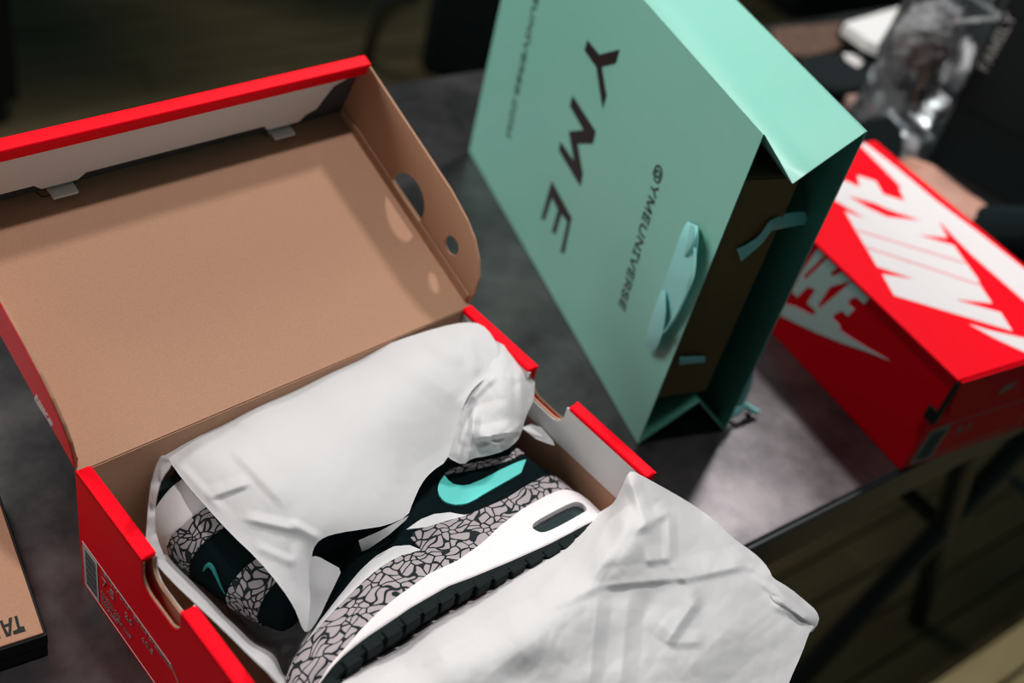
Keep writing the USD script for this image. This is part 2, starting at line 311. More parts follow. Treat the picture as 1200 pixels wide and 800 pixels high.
for x, s, ang in ((0, 1, spl), (L, -1, math.radians(2))):
    up = ln * math.cos(ang) - lx * s * math.sin(ang); inw = lx * s * math.cos(ang) + ln * math.sin(ang)
    fp = flap(s); o = lo + lx * x
    a = part(sb, 'lid_flap', frame(extr(fp, .0018), o + inw * .0006, lt, up, inw), KRAFT, label='kraft side flap of the lid with finger hole')
    part(a, 'cover', frame(extr(fp.buffer(-.0007), .0006), o, lt, up, inw), RED)
    part(a, 'fold_strip', frame(bx(.004, LL - .004, 0, .0085, .0028, .0040), o, lt, up, inw), KRAFT)
    if s > 0:                                  # small logo printed on the red outside of the left flap
        # photo: tail at the hinge side, reads towards the hinge
        lc = inplane([(50, 479)], o, -lt, up)[0]
        lg_ = logo(.0105, .25); lg_ = affinity.translate(lg_, *(lc - np.array(lg_.centroid.coords[0])))
        part(a, 'logo', frame(extr(lg_, .0003), o - inw * .0003, -lt, up, inw), WHITEP, label='small white wordmark and tick')
# size label on the left end
def lab(px): return inplane(px, (0, 0, 0), (0, -1, 0), (0, 0, 1))
def onend(poly): return frame(extr(poly, .0003), (-.0003, 0, 0), (0, -1, 0), (0, 0, 1), (1, 0, 0))
lb = part(sb, 'size_label', onend(LineString([(.004, .052), (.118, .052), (.131, .040), (.131, .004), (.004, .004), (.004, .052)]).buffer(.00045)), LABELW, label='thin pale frame of the size label')
bars = sbox(.004, .006, .024, .0515)
part(lb, 'barcode_patch', onend(bars), LABELW)
part(lb, 'barcode', frame(extr(shapely.union_all([sbox(.0075, z0, .0215, z0 + w) for z0, w in [(.009 + .0024 * i, .0014 if i % 3 else .0018) for i in range(16)]]), .0002), (-.0005, 0, 0), (0, -1, 0), (0, 0, 1), (1, 0, 0)), LABELD)
for s, h, a, z in (('7.5', .0085, .029, .034), ('MEN US 7.5  UK 6.5', .0028, .030, .0475), ('EUR 40.5  CM 25.5', .0028, .072, .0475), ('26', .006, .060, .034), ('908366-001', .0030, .028, .022), ('BLACK / CLEAR JADE', .0028, .028, .016), ('WOLF GREY', .0028, .028, .011), ('40.5', .005, .082, .034), ('ATMOS', .003, .104, .0475)):
    part(lb, 'print', text_on(s, h, (-.0001, -a, z), (0, -1, 0), (0, 0, 1), .0003), GREYP)

# ---------------------------------------------------------------- sneakers
OUT = np.array([(8, 3), (5, 18), (6, 35), (7, 50), (9, 62), (11, 76), (13, 92), (17, 108), (30, 113), (45, 112), (62, 114), (80, 121), (96, 132), (112, 139), (128, 137), (150, 123), (176, 99), (202, 75), (225, 58), (245, 48), (262, 39), (274, 28), (280, 18), (279, 8), (272, 3)], float) / 1000
def make_shoe(path, outline, top_r, polys, world, dbl=True):
    body = Polygon(np.vstack([outline[:1], smoothpoly(outline, 1)[1:-1] if False else outline[1:]])).buffer(0)
    # smooth outline except the flat bottom
    op = outline; sm = [op[0]]
    for i in range(len(op) - 1): sm += [op[i] * .75 + op[i + 1] * .25, op[i] * .25 + op[i + 1] * .75]
    sm.append(op[-1]); body = Polygon(np.array(sm)).buffer(0)
    edge = resample(np.array(sm), .00008)[: -int(max(1, round(np.linalg.norm(op[0] - op[-1]) / .00008)))]
    tree = cKDTree(edge); tg = np.gradient(edge, axis=0); en = np.stack([tg[:, 1], -tg[:, 0]], 1); en /= np.linalg.norm(en, axis=1)[:, None] + 1e-12
    if ((edge - edge.mean(0)) * en).sum() < 0: en = -en
    def shut(P, T): d = tree.query(P)[0] < 6e-5; return T[~d[T].all(1)]
    Wx = lambda X: np.interp(X, np.array([0, 30, 60, 110, 150, 195, 230, 255, 282]) / 1000, np.array([33, 34.5, 34, 34.5, 39, 45, 43.5, 40, 36]) / 1000)
    def w(X, Z, r=None):
        d = tree.query(np.stack([X, Z], -1))[0]; R = np.interp(X, [0, .04, .1, .28], [.030, .032, .042, .044]) if r is None else r
        q = np.clip(d / R, 0, 1); return Wx(X) * np.sqrt(np.clip(1 - (1 - q) ** 2, 0, 1)) * (1 - .10 * np.clip(Z / .1, 0, 1) ** 2) * np.where(X < .13, np.interp(Z, [0, .018, .030], [.86, .90, 1.0]), 1.0)
    ins = lambda P: shapely.contains_xy(body.buffer(1e-6), P[:, 0], P[:, 1])
    def grad(P):
        e = .0006; wx = (w(P[:, 0] + e, P[:, 1]) - w(P[:, 0] - e, P[:, 1])) / (2 * e); wz = (w(P[:, 0], P[:, 1] + e) - w(P[:, 0], P[:, 1] - e)) / (2 * e)
        n = np.stack([-np.clip(wx, -6, 6), np.ones(len(P)), -np.clip(wz, -6, 6)], 1)
        return n / np.linalg.norm(n, axis=1)[:, None]
    def patch(poly, off, step=.002, sides=(1, -1), skirt=.0025):
        ms = []
        for g in getattr(poly, 'geoms', [poly]):
            if g.geom_type != 'Polygon' or g.area < 1e-7: continue
            P, T = triangulate(g, step, (.0003, .0010, .0022)); W = w(P[:, 0], P[:, 1]); n = grad(P)
            d, ix = tree.query(P); on = d < 6e-5; W[on] = 0; n[on] = np.stack([en[ix[on], 0], 0 * d[on], en[ix[on], 1]], 1); T = shut(P, T)
            for s in sides:
                V = np.stack([P[:, 0], W, P[:, 1]], 1) + n * off; B = V - n * (off + skirt); E = edges_of(T); k = len(P)
                F = np.vstack([T, np.stack([E[:, 1], E[:, 0], E[:, 0] + k], 1), np.stack([E[:, 1], E[:, 0] + k, E[:, 1] + k], 1)])
                VV = np.vstack([V, B]); VV[:, 1] *= s; VV[:, 1] = np.where(s * VV[:, 1] < 0, 0, VV[:, 1])
                ms.append((VV, F[:, ::-1] if s > 0 else F))
        return cat(*ms)
    # body
    P, T = triangulate(body, .0022, (.0002, .0007, .0018)); W = w(P[:, 0], P[:, 1]); W[tree.query(P)[0] < 6e-5] = 0; T = shut(P, T)
    V = np.stack([P[:, 0], W, P[:, 1]], 1)
    upm = cat((V, T[:, ::-1]), (V * [1, -1, 1], T))
    def trace(px, half):                           # where traced outlines fall on the side of this shoe
        W_ = np.full(len(px), .036)
        for _ in range(40):
            Q = np.array([onz([q], ZM_ + w_)[0] for q, w_ in zip(px, W_)]); X, Z = X0_ - Q[:, 0], Q[:, 1] - Y0_; W_ = .7 * W_ + .3 * half(X, Z)
        return np.stack([X, Z], 1)
    mats = dict(black=BLACK, crackle=CRACKLE, white=LEATHERW, cyan=CYAN, cyand=CYAND)
    root = path
    up = part(root, 'upper', world(upm), BLACK, True, 'black nubuck upper')
    # midsole: plan outline following the sole, flat-topped wall
    def wm(X):                                   # half width of the sole in plan
        e0 = np.clip((X - .0025) / .036, 0, 1); e1 = np.clip((.2825 - X) / .052, 0, 1)
        return (Wx(X) + .0045) * np.sqrt(np.clip(1 - (1 - e0) ** 2, 0, 1)) * np.sqrt(np.clip(1 - (1 - e1) ** 2.2, 0, 1))
    mt, mb = polys['mid_top'], polys['mid_bot']
    mp = Polygon(np.vstack([mt, mb[::-1]])).buffer(0)
    win = Polygon(smoothpoly(polys['win'], 2)); mpw = mp.difference(win)
    lean = lambda Z: np.interp(Z, [0, .02, .045], [0, .0, .004])
    ms = []
    for s in (1, -1):
        P, T = triangulate(mpw, .0025, (.0006, .002)); edge_d = np.array([mp.exterior.distance(Point(q)) for q in P])
        rnd = np.sqrt(np.clip(1 - (1 - np.clip(edge_d / .003, 0, 1)) ** 2, 0, 1)); W = wm(P[:, 0]) - lean(P[:, 1]) - .0022 * (1 - rnd) - .0006 * np.exp(-((P[:, 1] - np.interp(P[:, 0], [0, .1], [.024, .021])) / .0007) ** 2) * (P[:, 0] < .11)
        V = np.stack([P[:, 0], W, P[:, 1]], 1); E = edges_of(T); k = len(P); B = V.copy(); B[:, 1] = np.maximum(B[:, 1] - .011, 0)
        F = np.vstack([T, np.stack([E[:, 1], E[:, 0], E[:, 0] + k], 1), np.stack([E[:, 1], E[:, 0] + k, E[:, 1] + k], 1)]); VV = np.vstack([V, B]); VV[:, 1] = np.maximum(VV[:, 1], 0); VV[:, 1] *= s
        ms.append((VV, F[:, ::-1] if s > 0 else F))
    mid = part(root, 'midsole', world(cat(*ms)), FOAM, 50, 'white foam midsole')
    wp = win.buffer(.0012); P, T = triangulate(wp, .002); V = np.stack([P[:, 0], wm(P[:, 0]) - lean(P[:, 1]) - .0052 - .12 * (P[:, 1] - P[:, 1].mean()), P[:, 1]], 1)
    part(mid, 'air_window', world((V, T[:, ::-1])), AIR, True, 'dark glossy air cushion window')
    part(mid, 'air_window', world((V * [1, -1, 1], T)), AIR, True, 'dark glossy air cushion window')
    # outsole
    xs = np.concatenate([np.linspace(.003, .02, 8), np.linspace(.026, .25, 34), np.linspace(.256, .2822, 10)]); zt = np.interp(xs, mb[::-1][:, 0] if mb[0, 0] > mb[-1, 0] else mb[:, 0], mb[::-1][:, 1] if mb[0, 0] > mb[-1, 0] else mb[:, 1])
    th = .0065 * np.clip((xs - .0) / .02, .4, 1); V, F = [], []
    wo = wm(xs) - .0006
    for i in range(len(xs)):
        for yy, zz in ((-1, zt[i] + .0005), (-1, zt[i] - th[i]), (-.5, zt[i] - th[i]), (0, zt[i] - th[i]), (.5, zt[i] - th[i]), (1, zt[i] - th[i]), (1, zt[i] + .0005)):
            V.append((xs[i], yy * wo[i], zz))
    for i in range(len(xs) - 1):
        for j in range(7):
            a, b, c, d = 7 * i + j, 7 * i + (j + 1) % 7, 7 * (i + 1) + (j + 1) % 7, 7 * (i + 1) + j; F += [[a, b, c], [a, c, d]]
    osol = part(root, 'outsole', world((np.array(V), np.array(F))), RUBBER, 30, 'black rubber outsole')
    for i in range(17):                          # lugs along the visible side edge and the bottom
        X = .018 + i * .0152; z = np.interp(X, xs, zt - th); yw = np.interp(X, xs, wo)
        part(osol, 'tread_lug', world(cat(frame(rbox(-.006, .006, -.0095, .0012, -.0028, .0052, .0012, 6), (X, yw, z), (1, 0, 0), (0, 1, 0)))), RUBBER, 30)
        if i % 2 == 0: part(osol, 'tread_lug', world(frame(rbox(-.0125, .0125, -.014, .014, -.0024, .003, .0012, 6), (X + .0075, 0, z), (1, 0, 0), (0, 1, 0))), RUBBER, 30)
    for nm, key, mat, off, lab_, sides in polys['over']:
        if isinstance(key, list): key = trace(key, lambda X, Z: w(X, Z) + off)
        pg = Polygon(key).buffer(0).intersection(body.buffer(-1e-5))
        part(up if nm == 'tick' and False else root, nm, world(patch(pg, off, sides=sides)), mat, 50, lab_)
    return dict(w=w, up=up, body=body)
mm = lambda *p: np.array(p, float) / 1000
MUD = mm((281, 4), (283, 26), (275, 36), (262, 44), (254, 38.5), (247, 40), (224, 44), (205, 46.5), (185, 48.5), (171, 48.5), (161, 46.5), (156, 45.5), (155.5, 50), (155.5, 58), (150, 61), (138, 60), (119, 57), (109, 55), (94, 53), (72, 50.5), (52, 51.5), (34, 51), (16, 49), (8, 46), (2, 42), (2, 4))
TOEW = mm((247, 39), (249, 41), (234, 47.5), (218, 52), (200, 56.5), (184, 59), (170, 58), (160, 53), (156, 46), (171, 48), (185, 48), (205, 46), (224, 43.5))
CRES = [(476, 620), (493, 608), (509, 602), (527, 600), (544, 603), (560, 600), (524, 613), (505, 617)]
COLL = [(520, 556), (528, 550), (546, 544), (576, 538), (596, 534), (612, 524), (622, 514), (634, 516), (632, 524), (618, 533), (600, 539), (566, 547), (536, 553)]
TICK = [(500 + a / 5, 520 + b / 5) for a, b in [(105, 185), (128, 213), (155, 233), (180, 240), (215, 243), (250, 238), (330, 205), (430, 152), (582, 92), (568, 130), (555, 167), (430, 238), (330, 296), (285, 325), (240, 346), (205, 353), (170, 355), (140, 350), (110, 340), (88, 322), (72, 300), (65, 262), (72, 235), (84, 212)]]
MT = mm((283, 5), (272, 5), (257, 10), (242, 12.5), (227, 16.5), (214, 19.5), (199, 21.5), (184, 23.5), (166, 26.5), (141, 25.5), (115, 29), (93, 34), (69, 37), (45, 36.5), (27, 34), (14, 29), (7, 20), (2.5, 8), (2.5, -2))
MB = mm((283, 4.5), (272, 4.2), (254, 7.5), (233, 8), (212, 8.3), (185, 9.2), (162, 10), (142, 7.5), (110, 4.5), (76, .3), (20, -3.5), (2.5, -3))
WIN = mm((76.5, 19), (75.5, 13.5), (72, 10), (62, 8.5), (33, 7), (28, 8.5), (27, 14), (30, 18), (40, 19.5), (69, 21.5))
X0_, Y0_, ZM_ = .322, -.200, .0485
sn = thing('sneaker', (.18, -.15, .004), 'sneaker lying on its side with cyan tick and white midsole facing up', 'sneaker', 'pair of sneakers in the open box')
def shoe_world(x0, y0, zm, a):                   # heel at x0, sole towards the wall at y0
    X = np.array([math.cos(a), math.sin(a), 0]); Y = np.array([0, 0, 1.]); Z = np.cross(X, Y)
    return lambda m: frame(m, (x0, y0, zm), X, Y, Z)
A1 = math.pi
X1 = np.array([-1, 0, 0.])
make_shoe(sn, OUT, .04, dict(mid_top=MT, mid_bot=MB, win=WIN, over=[
    ('mudguard', MUD, CRACKLE, .0012, 'grey crackle print mudguard', (1, -1)), ('toe_panel', TOEW, LEATHERW, .0009, 'white toe panel', (1, -1)),
    ('side_panel', CRES, LEATHERW, .0009, 'white side crescent', (1,)), ('collar_trim', COLL, CRACKLE, .0010, 'grey crackle collar trim', (1, -1)),
    ('tick', TICK, CYAN, .0016, 'cyan tick emblem', (1,))]), shoe_world(X0_, Y0_, ZM_, A1))
OUT2 = np.array([(16, 14), (7, 24), (6, 38), (9, 58), (15, 82), (22, 100), (30, 118), (38, 128), (60, 122), (85, 110), (105, 112), (126, 116), (150, 102), (175, 84), (200, 70), (225, 58), (245, 48), (262, 39), (274, 28), (280, 18), (279, 8), (272, 3)], float) / 1000
sn2 = thing('sneaker', (.18, -.07, .004), 'sneaker mostly hidden under white tissue, only its dark heel showing at the box end', 'sneaker', 'pair of sneakers in the open box')
MUD2 = MUD.copy(); MUD2[22:] = mm((40, 60), (8, 54), (2, 50), (2, 4))[: len(MUD2) - 22] if len(MUD2) - 22 == 4 else MUD2[22:]
COLL2 = mm((66, 109), (55, 108), (40, 108), (18, 110), (10, 86), (30, 88), (60, 92), (66, 94))
MB2 = MB + np.stack([0 * MB[:, 0], np.interp(MB[:, 0], [0, .15, .28], [.014, .008, .001])], 1)
sh2 = shoe_world(.036, -.010, .0565, 0.0)
make_shoe(sn2, OUT2, .04, dict(mid_top=np.vstack([MT[:12], mm((69, 39), (45, 40), (27, 39), (14, 37), (6, 32), (2.5, 24), (2.5, 12))]), mid_bot=MB2, win=WIN, over=[
    ('mudguard', MUD2, CRACKLE3, .0012, 'grey crackle print heel guard', (1, -1)), ('toe_panel', TOEW, LEATHERW, .0009, 'white toe panel', (1, -1)),
    ('collar_trim', COLL2, CRACKLE3, .0012, 'grey crackle collar trim', (1, -1)), ]), sh2)
# embroidered heel logo of the second shoe, in dark cyan thread
def arc(c, r, a0, a1, n=14): return [(c[0] + r * math.cos(t), c[1] + r * math.sin(t)) for t in np.linspace(a0, a1, n)]
heel_x = .036 + .0085
def heelpt(z, y): return np.array([heel_x + 6.5 * max(0, abs(z - .0565) - .004) ** 2 / .03 * .35 + .18 * max(0, -y - .07), y, z])
lg = []
for k in range(9):                               # a small word and tick arc stitched into the heel tab
    t0 = np.linspace(0, 1, 10)
c_arc = [(-.066 - .012 * math.sin(t), .060 - .012 * (1 - math.cos(t))) for t in np.linspace(-.9, 1.9, 16)]
def on_heel(y, z):                               # point on the heel surface of the second shoe, slightly proud
    Z = -(y + .010); half = abs(z - .0565); xb = np.interp(Z, OUT2[:8, 1], OUT2[:8, 0]); r = .032
    return np.array([.036 + xb + r * (1 - math.sqrt(max(.02, 1 - (half / .0335) ** 2))) - .0016, y, z])
def px_of(P): q = (np.asarray(P) - CAM) @ ROT; return np.array([600 - FPX * q[0] / q[2], 400 + FPX * q[1] / q[2]])
HG = [(y_, z_) for y_ in np.arange(-.125, -.03, .0015) for z_ in np.arange(.026, .088, .0015)]
HP = np.array([px_of(on_heel(*g)) for g in HG])
def heel_at(px): return on_heel(*HG[int(np.argmin(((HP - px) ** 2).sum(1)))])
arc_px = np.array([(238, 668), (241, 663), (246, 661), (250, 665), (252, 672), (255, 680), (259, 688), (264, 696)], float)
t_ = np.linspace(0, 7, 18); arc_px = np.stack([np.interp(t_, range(8), arc_px[:, k]) for k in (0, 1)], 1)
ep = np.array([heel_at(q) for q in arc_px]); ep[1:-1] = (ep[:-2] + ep[1:-1] * 2 + ep[2:]) / 4; ep[1:-1] = (ep[:-2] + ep[1:-1] * 2 + ep[2:]) / 4
emb = tube(ep, np.interp(np.arange(18), [0, 5, 17], [.0006, .0019, .0004]), 8)
part(sn2, 'heel_emblem', emb, CYAND, 30, 'dark cyan stitched heel emblem')

# ---------------------------------------------------------------- tissue
def ridge(P, p0, p1, amp, w0, w1=None):          # a crease: sharp on the line, falling off to each side
    p0, p1 = np.array(p0, float), np.array(p1, float); d = p1 - p0; L_ = np.linalg.norm(d); d /= L_; n = np.array([-d[1], d[0]])
    t = (P - p0) @ d; s = (P - p0) @ n; w = np.where(s > 0, w0, w1 or w0)
    return amp * np.clip(1 - np.abs(s) / w, 0, 1) ** 1.05 * np.clip(np.minimum(t, L_ - t) / (L_ * .25) + .25, 0, 1) * ((t > -L_ * .06) & (t < L_ * 1.06))
def sheet(outline, ctrl, creases=(), step=3., noise_amp=.0006, seed=0, smooth=2e-7, facet=0., thin=True, it=1, zmin=-9):
    """a sheet of paper: outline as traced, every control gives the height z of the paper there; real points in the scene result"""
    pg = Polygon(smoothpoly(outline, it)).buffer(0); P, T = triangulate(pg, step, (1.0,))
    c = np.array([(x, y) for x, y, *_ in ctrl], float); z = np.array([q[2] for q in ctrl], float)
    f = RBFInterpolator(c / 100, z, kernel='thin_plate_spline', smoothing=smooth, degree=1); Z = f(P / 100)
    for cr in creases: Z = Z + ridge(P, *cr)
    q = np.stack([P[:, 0], P[:, 1], np.full(len(P), seed * 7.3)], 1)
    Z = Z + noise_amp * (meshkit.fbm(q / 38, 4, seed) - .5) * 2
    if facet:
        q = np.stack([P[:, 0] * .8 - P[:, 1] * .6, P[:, 0] * .6 + P[:, 1] * .8, q[:, 2]], 1); q[:, 0] += 40 * meshkit.noise(q / 60, seed + 3); q[:, 1] += 40 * meshkit.noise(q / 55, seed + 4)
        Z = Z + facet * (np.abs(meshkit.noise(q / 33, seed + 5) - .5) + .6 * np.abs(meshkit.noise(q / 17, seed + 9) - .5))
    Z = np.maximum(Z, zmin); r = ray(P); t = (Z - CAM[2]) / r[:, 2]; V = CAM + r * t[:, None]
    a = V[T]; up = np.cross(a[:, 1] - a[:, 0], a[:, 2] - a[:, 0]) @ np.array([0, 0, 1.])
    if up.sum() < 0: T = T[:, ::-1]
    return V, T
def atx(px, x): return onplane([px], (1, 0, 0), (x, 0, 0))[0][2]
def aty(px, y): return onplane([px], (0, 1, 0), (0, y, 0))[0][2]

# (a) the sheet thrown over the second sneaker
oa = [(188, 533), (196, 527), (208, 525), (232, 507), (262, 490), (300, 470), (340, 450), (380, 432), (420, 416), (470, 397), (515, 383), (545, 377), (564, 379), (578, 394), (584, 410), (582, 425), (573, 440), (556, 453), (546, 468), (538, 490), (530, 518), (524, 540), (506, 552), (494, 566), (484, 588), (478, 605), (452, 616), (425, 620), (398, 624), (380, 629), (370, 637), (365, 650), (364, 680), (363, 715), (360, 741), (355, 738), (350, 725), (345, 712), (331, 690), (302, 655), (270, 625), (240, 592), (214, 562), (199, 541)]
ca = [(188, 533, .100), (210, 560, .102), (240, 592, .104), (270, 625, .103), (302, 655, .101), (331, 690, .094), (350, 725, .078), (360, 741, .066), (364, 700, .080), (366, 655, .098), (375, 632, .108), (262, 490, .103), (340, 450, .107), (420, 416, .112), (515, 383, .122), (564, 379, .126), (584, 410, .124), (556, 453, .120), (530, 518, .107), (506, 552, .104), (478, 605, .104), (425, 620, .108), (300, 560, .119), (380, 520, .123), (460, 470, .126), (340, 600, .116), (420, 570, .119), (250, 540, .113), (500, 430, .128), (300, 500, .115), (400, 465, .121)]
cra = [((270, 523), (335, 592), .0016, 9, 22), ((245, 583), (293, 566), .0022, 5, 14), ((288, 608), (350, 622), .0022, 5, 12), ((340, 612), (375, 632), .0018, 8), ((215, 527), (330, 470), .0022, 7, 9), ((205, 540), (262, 600), .0010, 8), ((300, 640), (345, 660), .0012, 8), ((345, 640), (350, 720), .0025, 9, 14), ((540, 480), (578, 440), .002, 12), ((470, 420), (540, 470), .0016, 20), ((430, 440), (470, 560), .0012, 22), ((548, 392), (560, 440), .002, 10), ((500, 395), (540, 425), .0018, 12)]
under = sheet([(364, 652), (372, 651), (386, 659), (401, 667), (394, 682), (384, 702), (374, 724), (362, 741), (357, 738), (360, 690)],
              [(364, 652, .0995), (386, 659, .092), (401, 667, .088), (372, 690, .084), (384, 702, .077), (362, 741, .064), (360, 690, .084)], (), 3., .0003, 4, it=1)
corner = sheet([(432, 643), (424, 646), (420, 633), (445, 622), (479, 604), (476, 609), (455, 627)], [(432, 643, .084), (424, 646, .083), (420, 633, .094), (445, 622, .1035), (479, 604, .1035), (455, 627, .101)], (), 3., .0002, 3, it=0)
ta = thing('tissue_paper', (.2, -.06, .1), 'smooth white tissue paper sheet thrown over the second sneaker', 'tissue paper')
part(ta, 'sheet', sheet(oa, ca, cra, 2.4, .0007, 1, facet=.0006), TISSUE, True)
part(ta, 'folded_edge', under, TISSUE2, True, 'turned-under edge of the sheet')
part(ta, 'folded_corner', corner, TISSUE2, True, 'small turned-down corner of the sheet')
# (b) the wad that stuffs the near sneaker
ob = [(574, 396), (590, 404), (606, 413), (620, 427), (627, 442), (626, 468), (616, 488), (612, 505), (606, 517), (592, 528), (572, 534), (552, 537), (543, 545), (528, 538), (520, 530), (530, 505), (540, 482), (552, 452), (570, 436), (576, 416)]
cb = [(574, 396, .123), (606, 413, .116), (627, 442, .104), (626, 468, .098), (612, 505, .094), (592, 528, .094), (552, 537, .096), (543, 545, .094), (528, 538, .097), (540, 482, .108), (552, 452, .112), (590, 440, .124), (600, 470, .121), (580, 490, .118), (596, 500, .114), (558, 500, .113), (562, 522, .103), (575, 460, .121)]
crb = [((554, 515), (612, 505), .006, 5, 16), ((556, 480), (550, 540), .006, 5, 9), ((548, 470), (580, 440), .004, 7, 10), ((585, 520), (612, 495), .003, 6), ((570, 512), (590, 530), .003, 5), ((610, 430), (612, 500), .004, 8), ((560, 525), (600, 515), .0025, 5)]
tw = thing('tissue_wad', (.29, -.07, .06), 'crumpled white tissue wad stuffed into the ankle of the near sneaker', 'tissue paper')
part(tw, 'crumpled_sheet', sheet(ob, cb, crb, 2., .0016, 2, facet=.004), TISSUE, True)
ball = trimesh.creation.icosphere(4, 1.0); bv = np.array(ball.vertices); nz = meshkit.fbm(bv * 2.3 + 5, 4, 3); rid = np.abs(meshkit.noise(bv * 4 + 9, 4) - .5)
bv = bv * (0.86 + .25 * nz + .22 * rid)[:, None] * [.027, .038, .027] + np.array([.296, -.062, .078])
part(tw, 'crumpled_core', (bv, np.array(ball.faces)), TISSUE, 35)
part(tw, 'torn_corner', sheet([(611, 501), (622, 497), (634, 500), (648, 516), (650, 522), (640, 519), (628, 514)], [(611, 501, .083), (634, 500, .082), (650, 522, .080), (622, 497, .083), (628, 514, .082)], [((612, 502), (640, 512), .003, 5)], 2.2, .0008, 8, it=0), TISSUE, True)
# (c) the front sheet, out of the box and over the table edge
oc = [(320, 815), (362, 798), (402, 783), (432, 768), (472, 744), (507, 724), (552, 694), (600, 663), (632, 644), (658, 629), (684, 610), (704, 599), (716, 592), (722, 585), (729, 570), (735, 556), (740, 551), (754, 558), (785, 575), (817, 594), (834, 607), (850, 621), (864, 634), (876, 642), (890, 653), (901, 666), (906, 678), (926, 690), (944, 705), (956, 716), (960, 727), (951, 738), (948, 742), (940, 765), (925, 798), (910, 840), (700, 850), (500, 850)]
cc = [(320, 815, .064), (402, 783, .066), (472, 744, .066), (552, 694, .066), (600, 663, .066), (658, 629, .068), (690, 606, .078), (330, 830, .085), (372, 815, .086), (410, 799, .088), (480, 761, .088), (560, 710, .088), (608, 679, .088), (666, 643, .089), (709, 604, .094), (717, 594, .100), (729, 570, .128), (738, 552, .138), (754, 558, .136), (785, 575, .124), (817, 594, .112), (850, 621, .104), (876, 642, .098), (904, 672, .093), (944, 705, .084), (960, 727, .078), (925, 798, .080), (910, 840, .080), (700, 850, .115), (500, 850, .119), (800, 850, .100),
      (440, 810, .118), (520, 770, .128), (600, 730, .129), (660, 690, .129), (700, 650, .131), (730, 610, .134), (765, 600, .130), (780, 640, .126), (830, 660, .112), (720, 690, .127), (800, 690, .117), (870, 680, .103), (700, 760, .122), (800, 750, .112), (880, 740, .098), (600, 790, .124), (750, 800, .113), (850, 800, .096)]
crc = [((702, 687), (802, 677), .0028, 6, 22), ((796, 679), (876, 662), .0030, 7, 26), ((735, 556), (760, 622), .0035, 9, 14), ((744, 622), (783, 600), .0030, 8, 16), ((756, 658), (786, 653), .0030, 8, 18), ((783, 598), (786, 664), .0026, 10, 10), ((784, 655), (818, 702), .0024, 9, 12), ((782, 752), (818, 700), .0042, 10, 44), ((782, 752), (824, 752), .0018, 9, 16), ((730, 575), (696, 645), .0035, 9, 16), ((730, 590), (630, 695), .004, 12, 20), ((738, 604), (688, 690), .0024, 12), ((702, 690), (690, 810), .003, 34, 16), ((738, 690), (726, 810), .003, 40, 20), ((876, 662), (905, 678), .002, 7), ((884, 675), (950, 730), .003, 6, 14), ((905, 708), (950, 728), .002, 7), ((560, 728), (650, 690), .005, 12, 18), ((470, 784), (560, 738), .005, 12, 16), ((400, 812), (470, 782), .004, 12, 16), ((640, 712), (702, 687), .002, 9), ((870, 720), (800, 790), .0026, 44), ((830, 600), (880, 665), .0016, 14), ((560, 800), (640, 740), .002, 30), ((765, 575), (840, 650), .0016, 22)]
tc = thing('tissue_paper', (.25, -.27, .1), 'creased white tissue paper sheet hanging out over the front of the open box', 'tissue paper')
part(tc, 'sheet', sheet(oc, cc, crc, 2.3, .0012, 5, facet=.0013), TISSUE, True)
part(tc, 'curled_corner', sheet([(904, 676), (926, 689), (944, 704), (957, 715), (961, 728), (949, 744), (947, 733), (940, 722), (920, 712), (908, 706), (900, 692)], [(904, 676, .095), (944, 704, .087), (961, 728, .081), (949, 744, .074), (940, 722, .085), (908, 706, .094), (900, 692, .096)], [((908, 700), (950, 730), .004, 5, 8)], 2.5, .0008, 6), TISSUE2, True, 'thin curled corner of the sheet')
# (d) the liner under the sneakers
def ctrl_x(pts): return [(a, b, max(.006, atx((a, b), x))) for a, b, x in pts]
od = [(176, 652), (190, 650), (206, 648), (225, 640), (300, 640), (400, 690), (440, 790), (420, 840), (345, 830), (322, 795), (290, 766), (262, 738), (230, 708), (200, 680)]
cd = ctrl_x([(176, 652, .0105), (200, 680, .0115), (230, 708, .0125), (262, 738, .0135), (290, 766, .0145), (322, 795, .016), (345, 830, .018)]) + [(206, 648, .030), (225, 640, .012), (240, 680, .010), (270, 720, .011), (300, 750, .012), (340, 760, .014), (330, 790, .030), (300, 640, .006), (400, 690, .006), (440, 790, .007), (420, 840, .01)]
od2 = [(186, 537), (192, 532), (200, 540), (201, 546), (190, 560), (184, 580), (181, 605), (184, 630), (192, 650), (196, 656), (176, 654), (170, 640), (172, 615), (174, 585), (178, 560)]
cd2 = ctrl_x([(186, 537, .031), (192, 532, .034), (200, 540, .035), (201, 546, .037), (190, 560, .033), (184, 580, .027), (181, 605, .023), (184, 630, .019), (196, 655, .020), (176, 654, .0106), (170, 640, .012), (172, 615, .018), (174, 585, .024), (178, 560, .028), (190, 590, .032)])
td = thing('tissue_paper', (.1, -.1, .005), 'white tissue lining the bottom of the open box under the dark heel', 'tissue paper')
part(td, 'sheet', sheet(od, cd, [((200, 665), (260, 720), .004, 6), ((300, 760), (335, 790), .004, 8)], 3., .0018, 7, zmin=.0042), TISSUE, True)
part(td, 'standing_edge', sheet(od2, cd2, [((188, 545), (182, 620), .004, 6)], 2.5, .002, 9), TISSUE2, True, 'thin edge standing up along the box end')

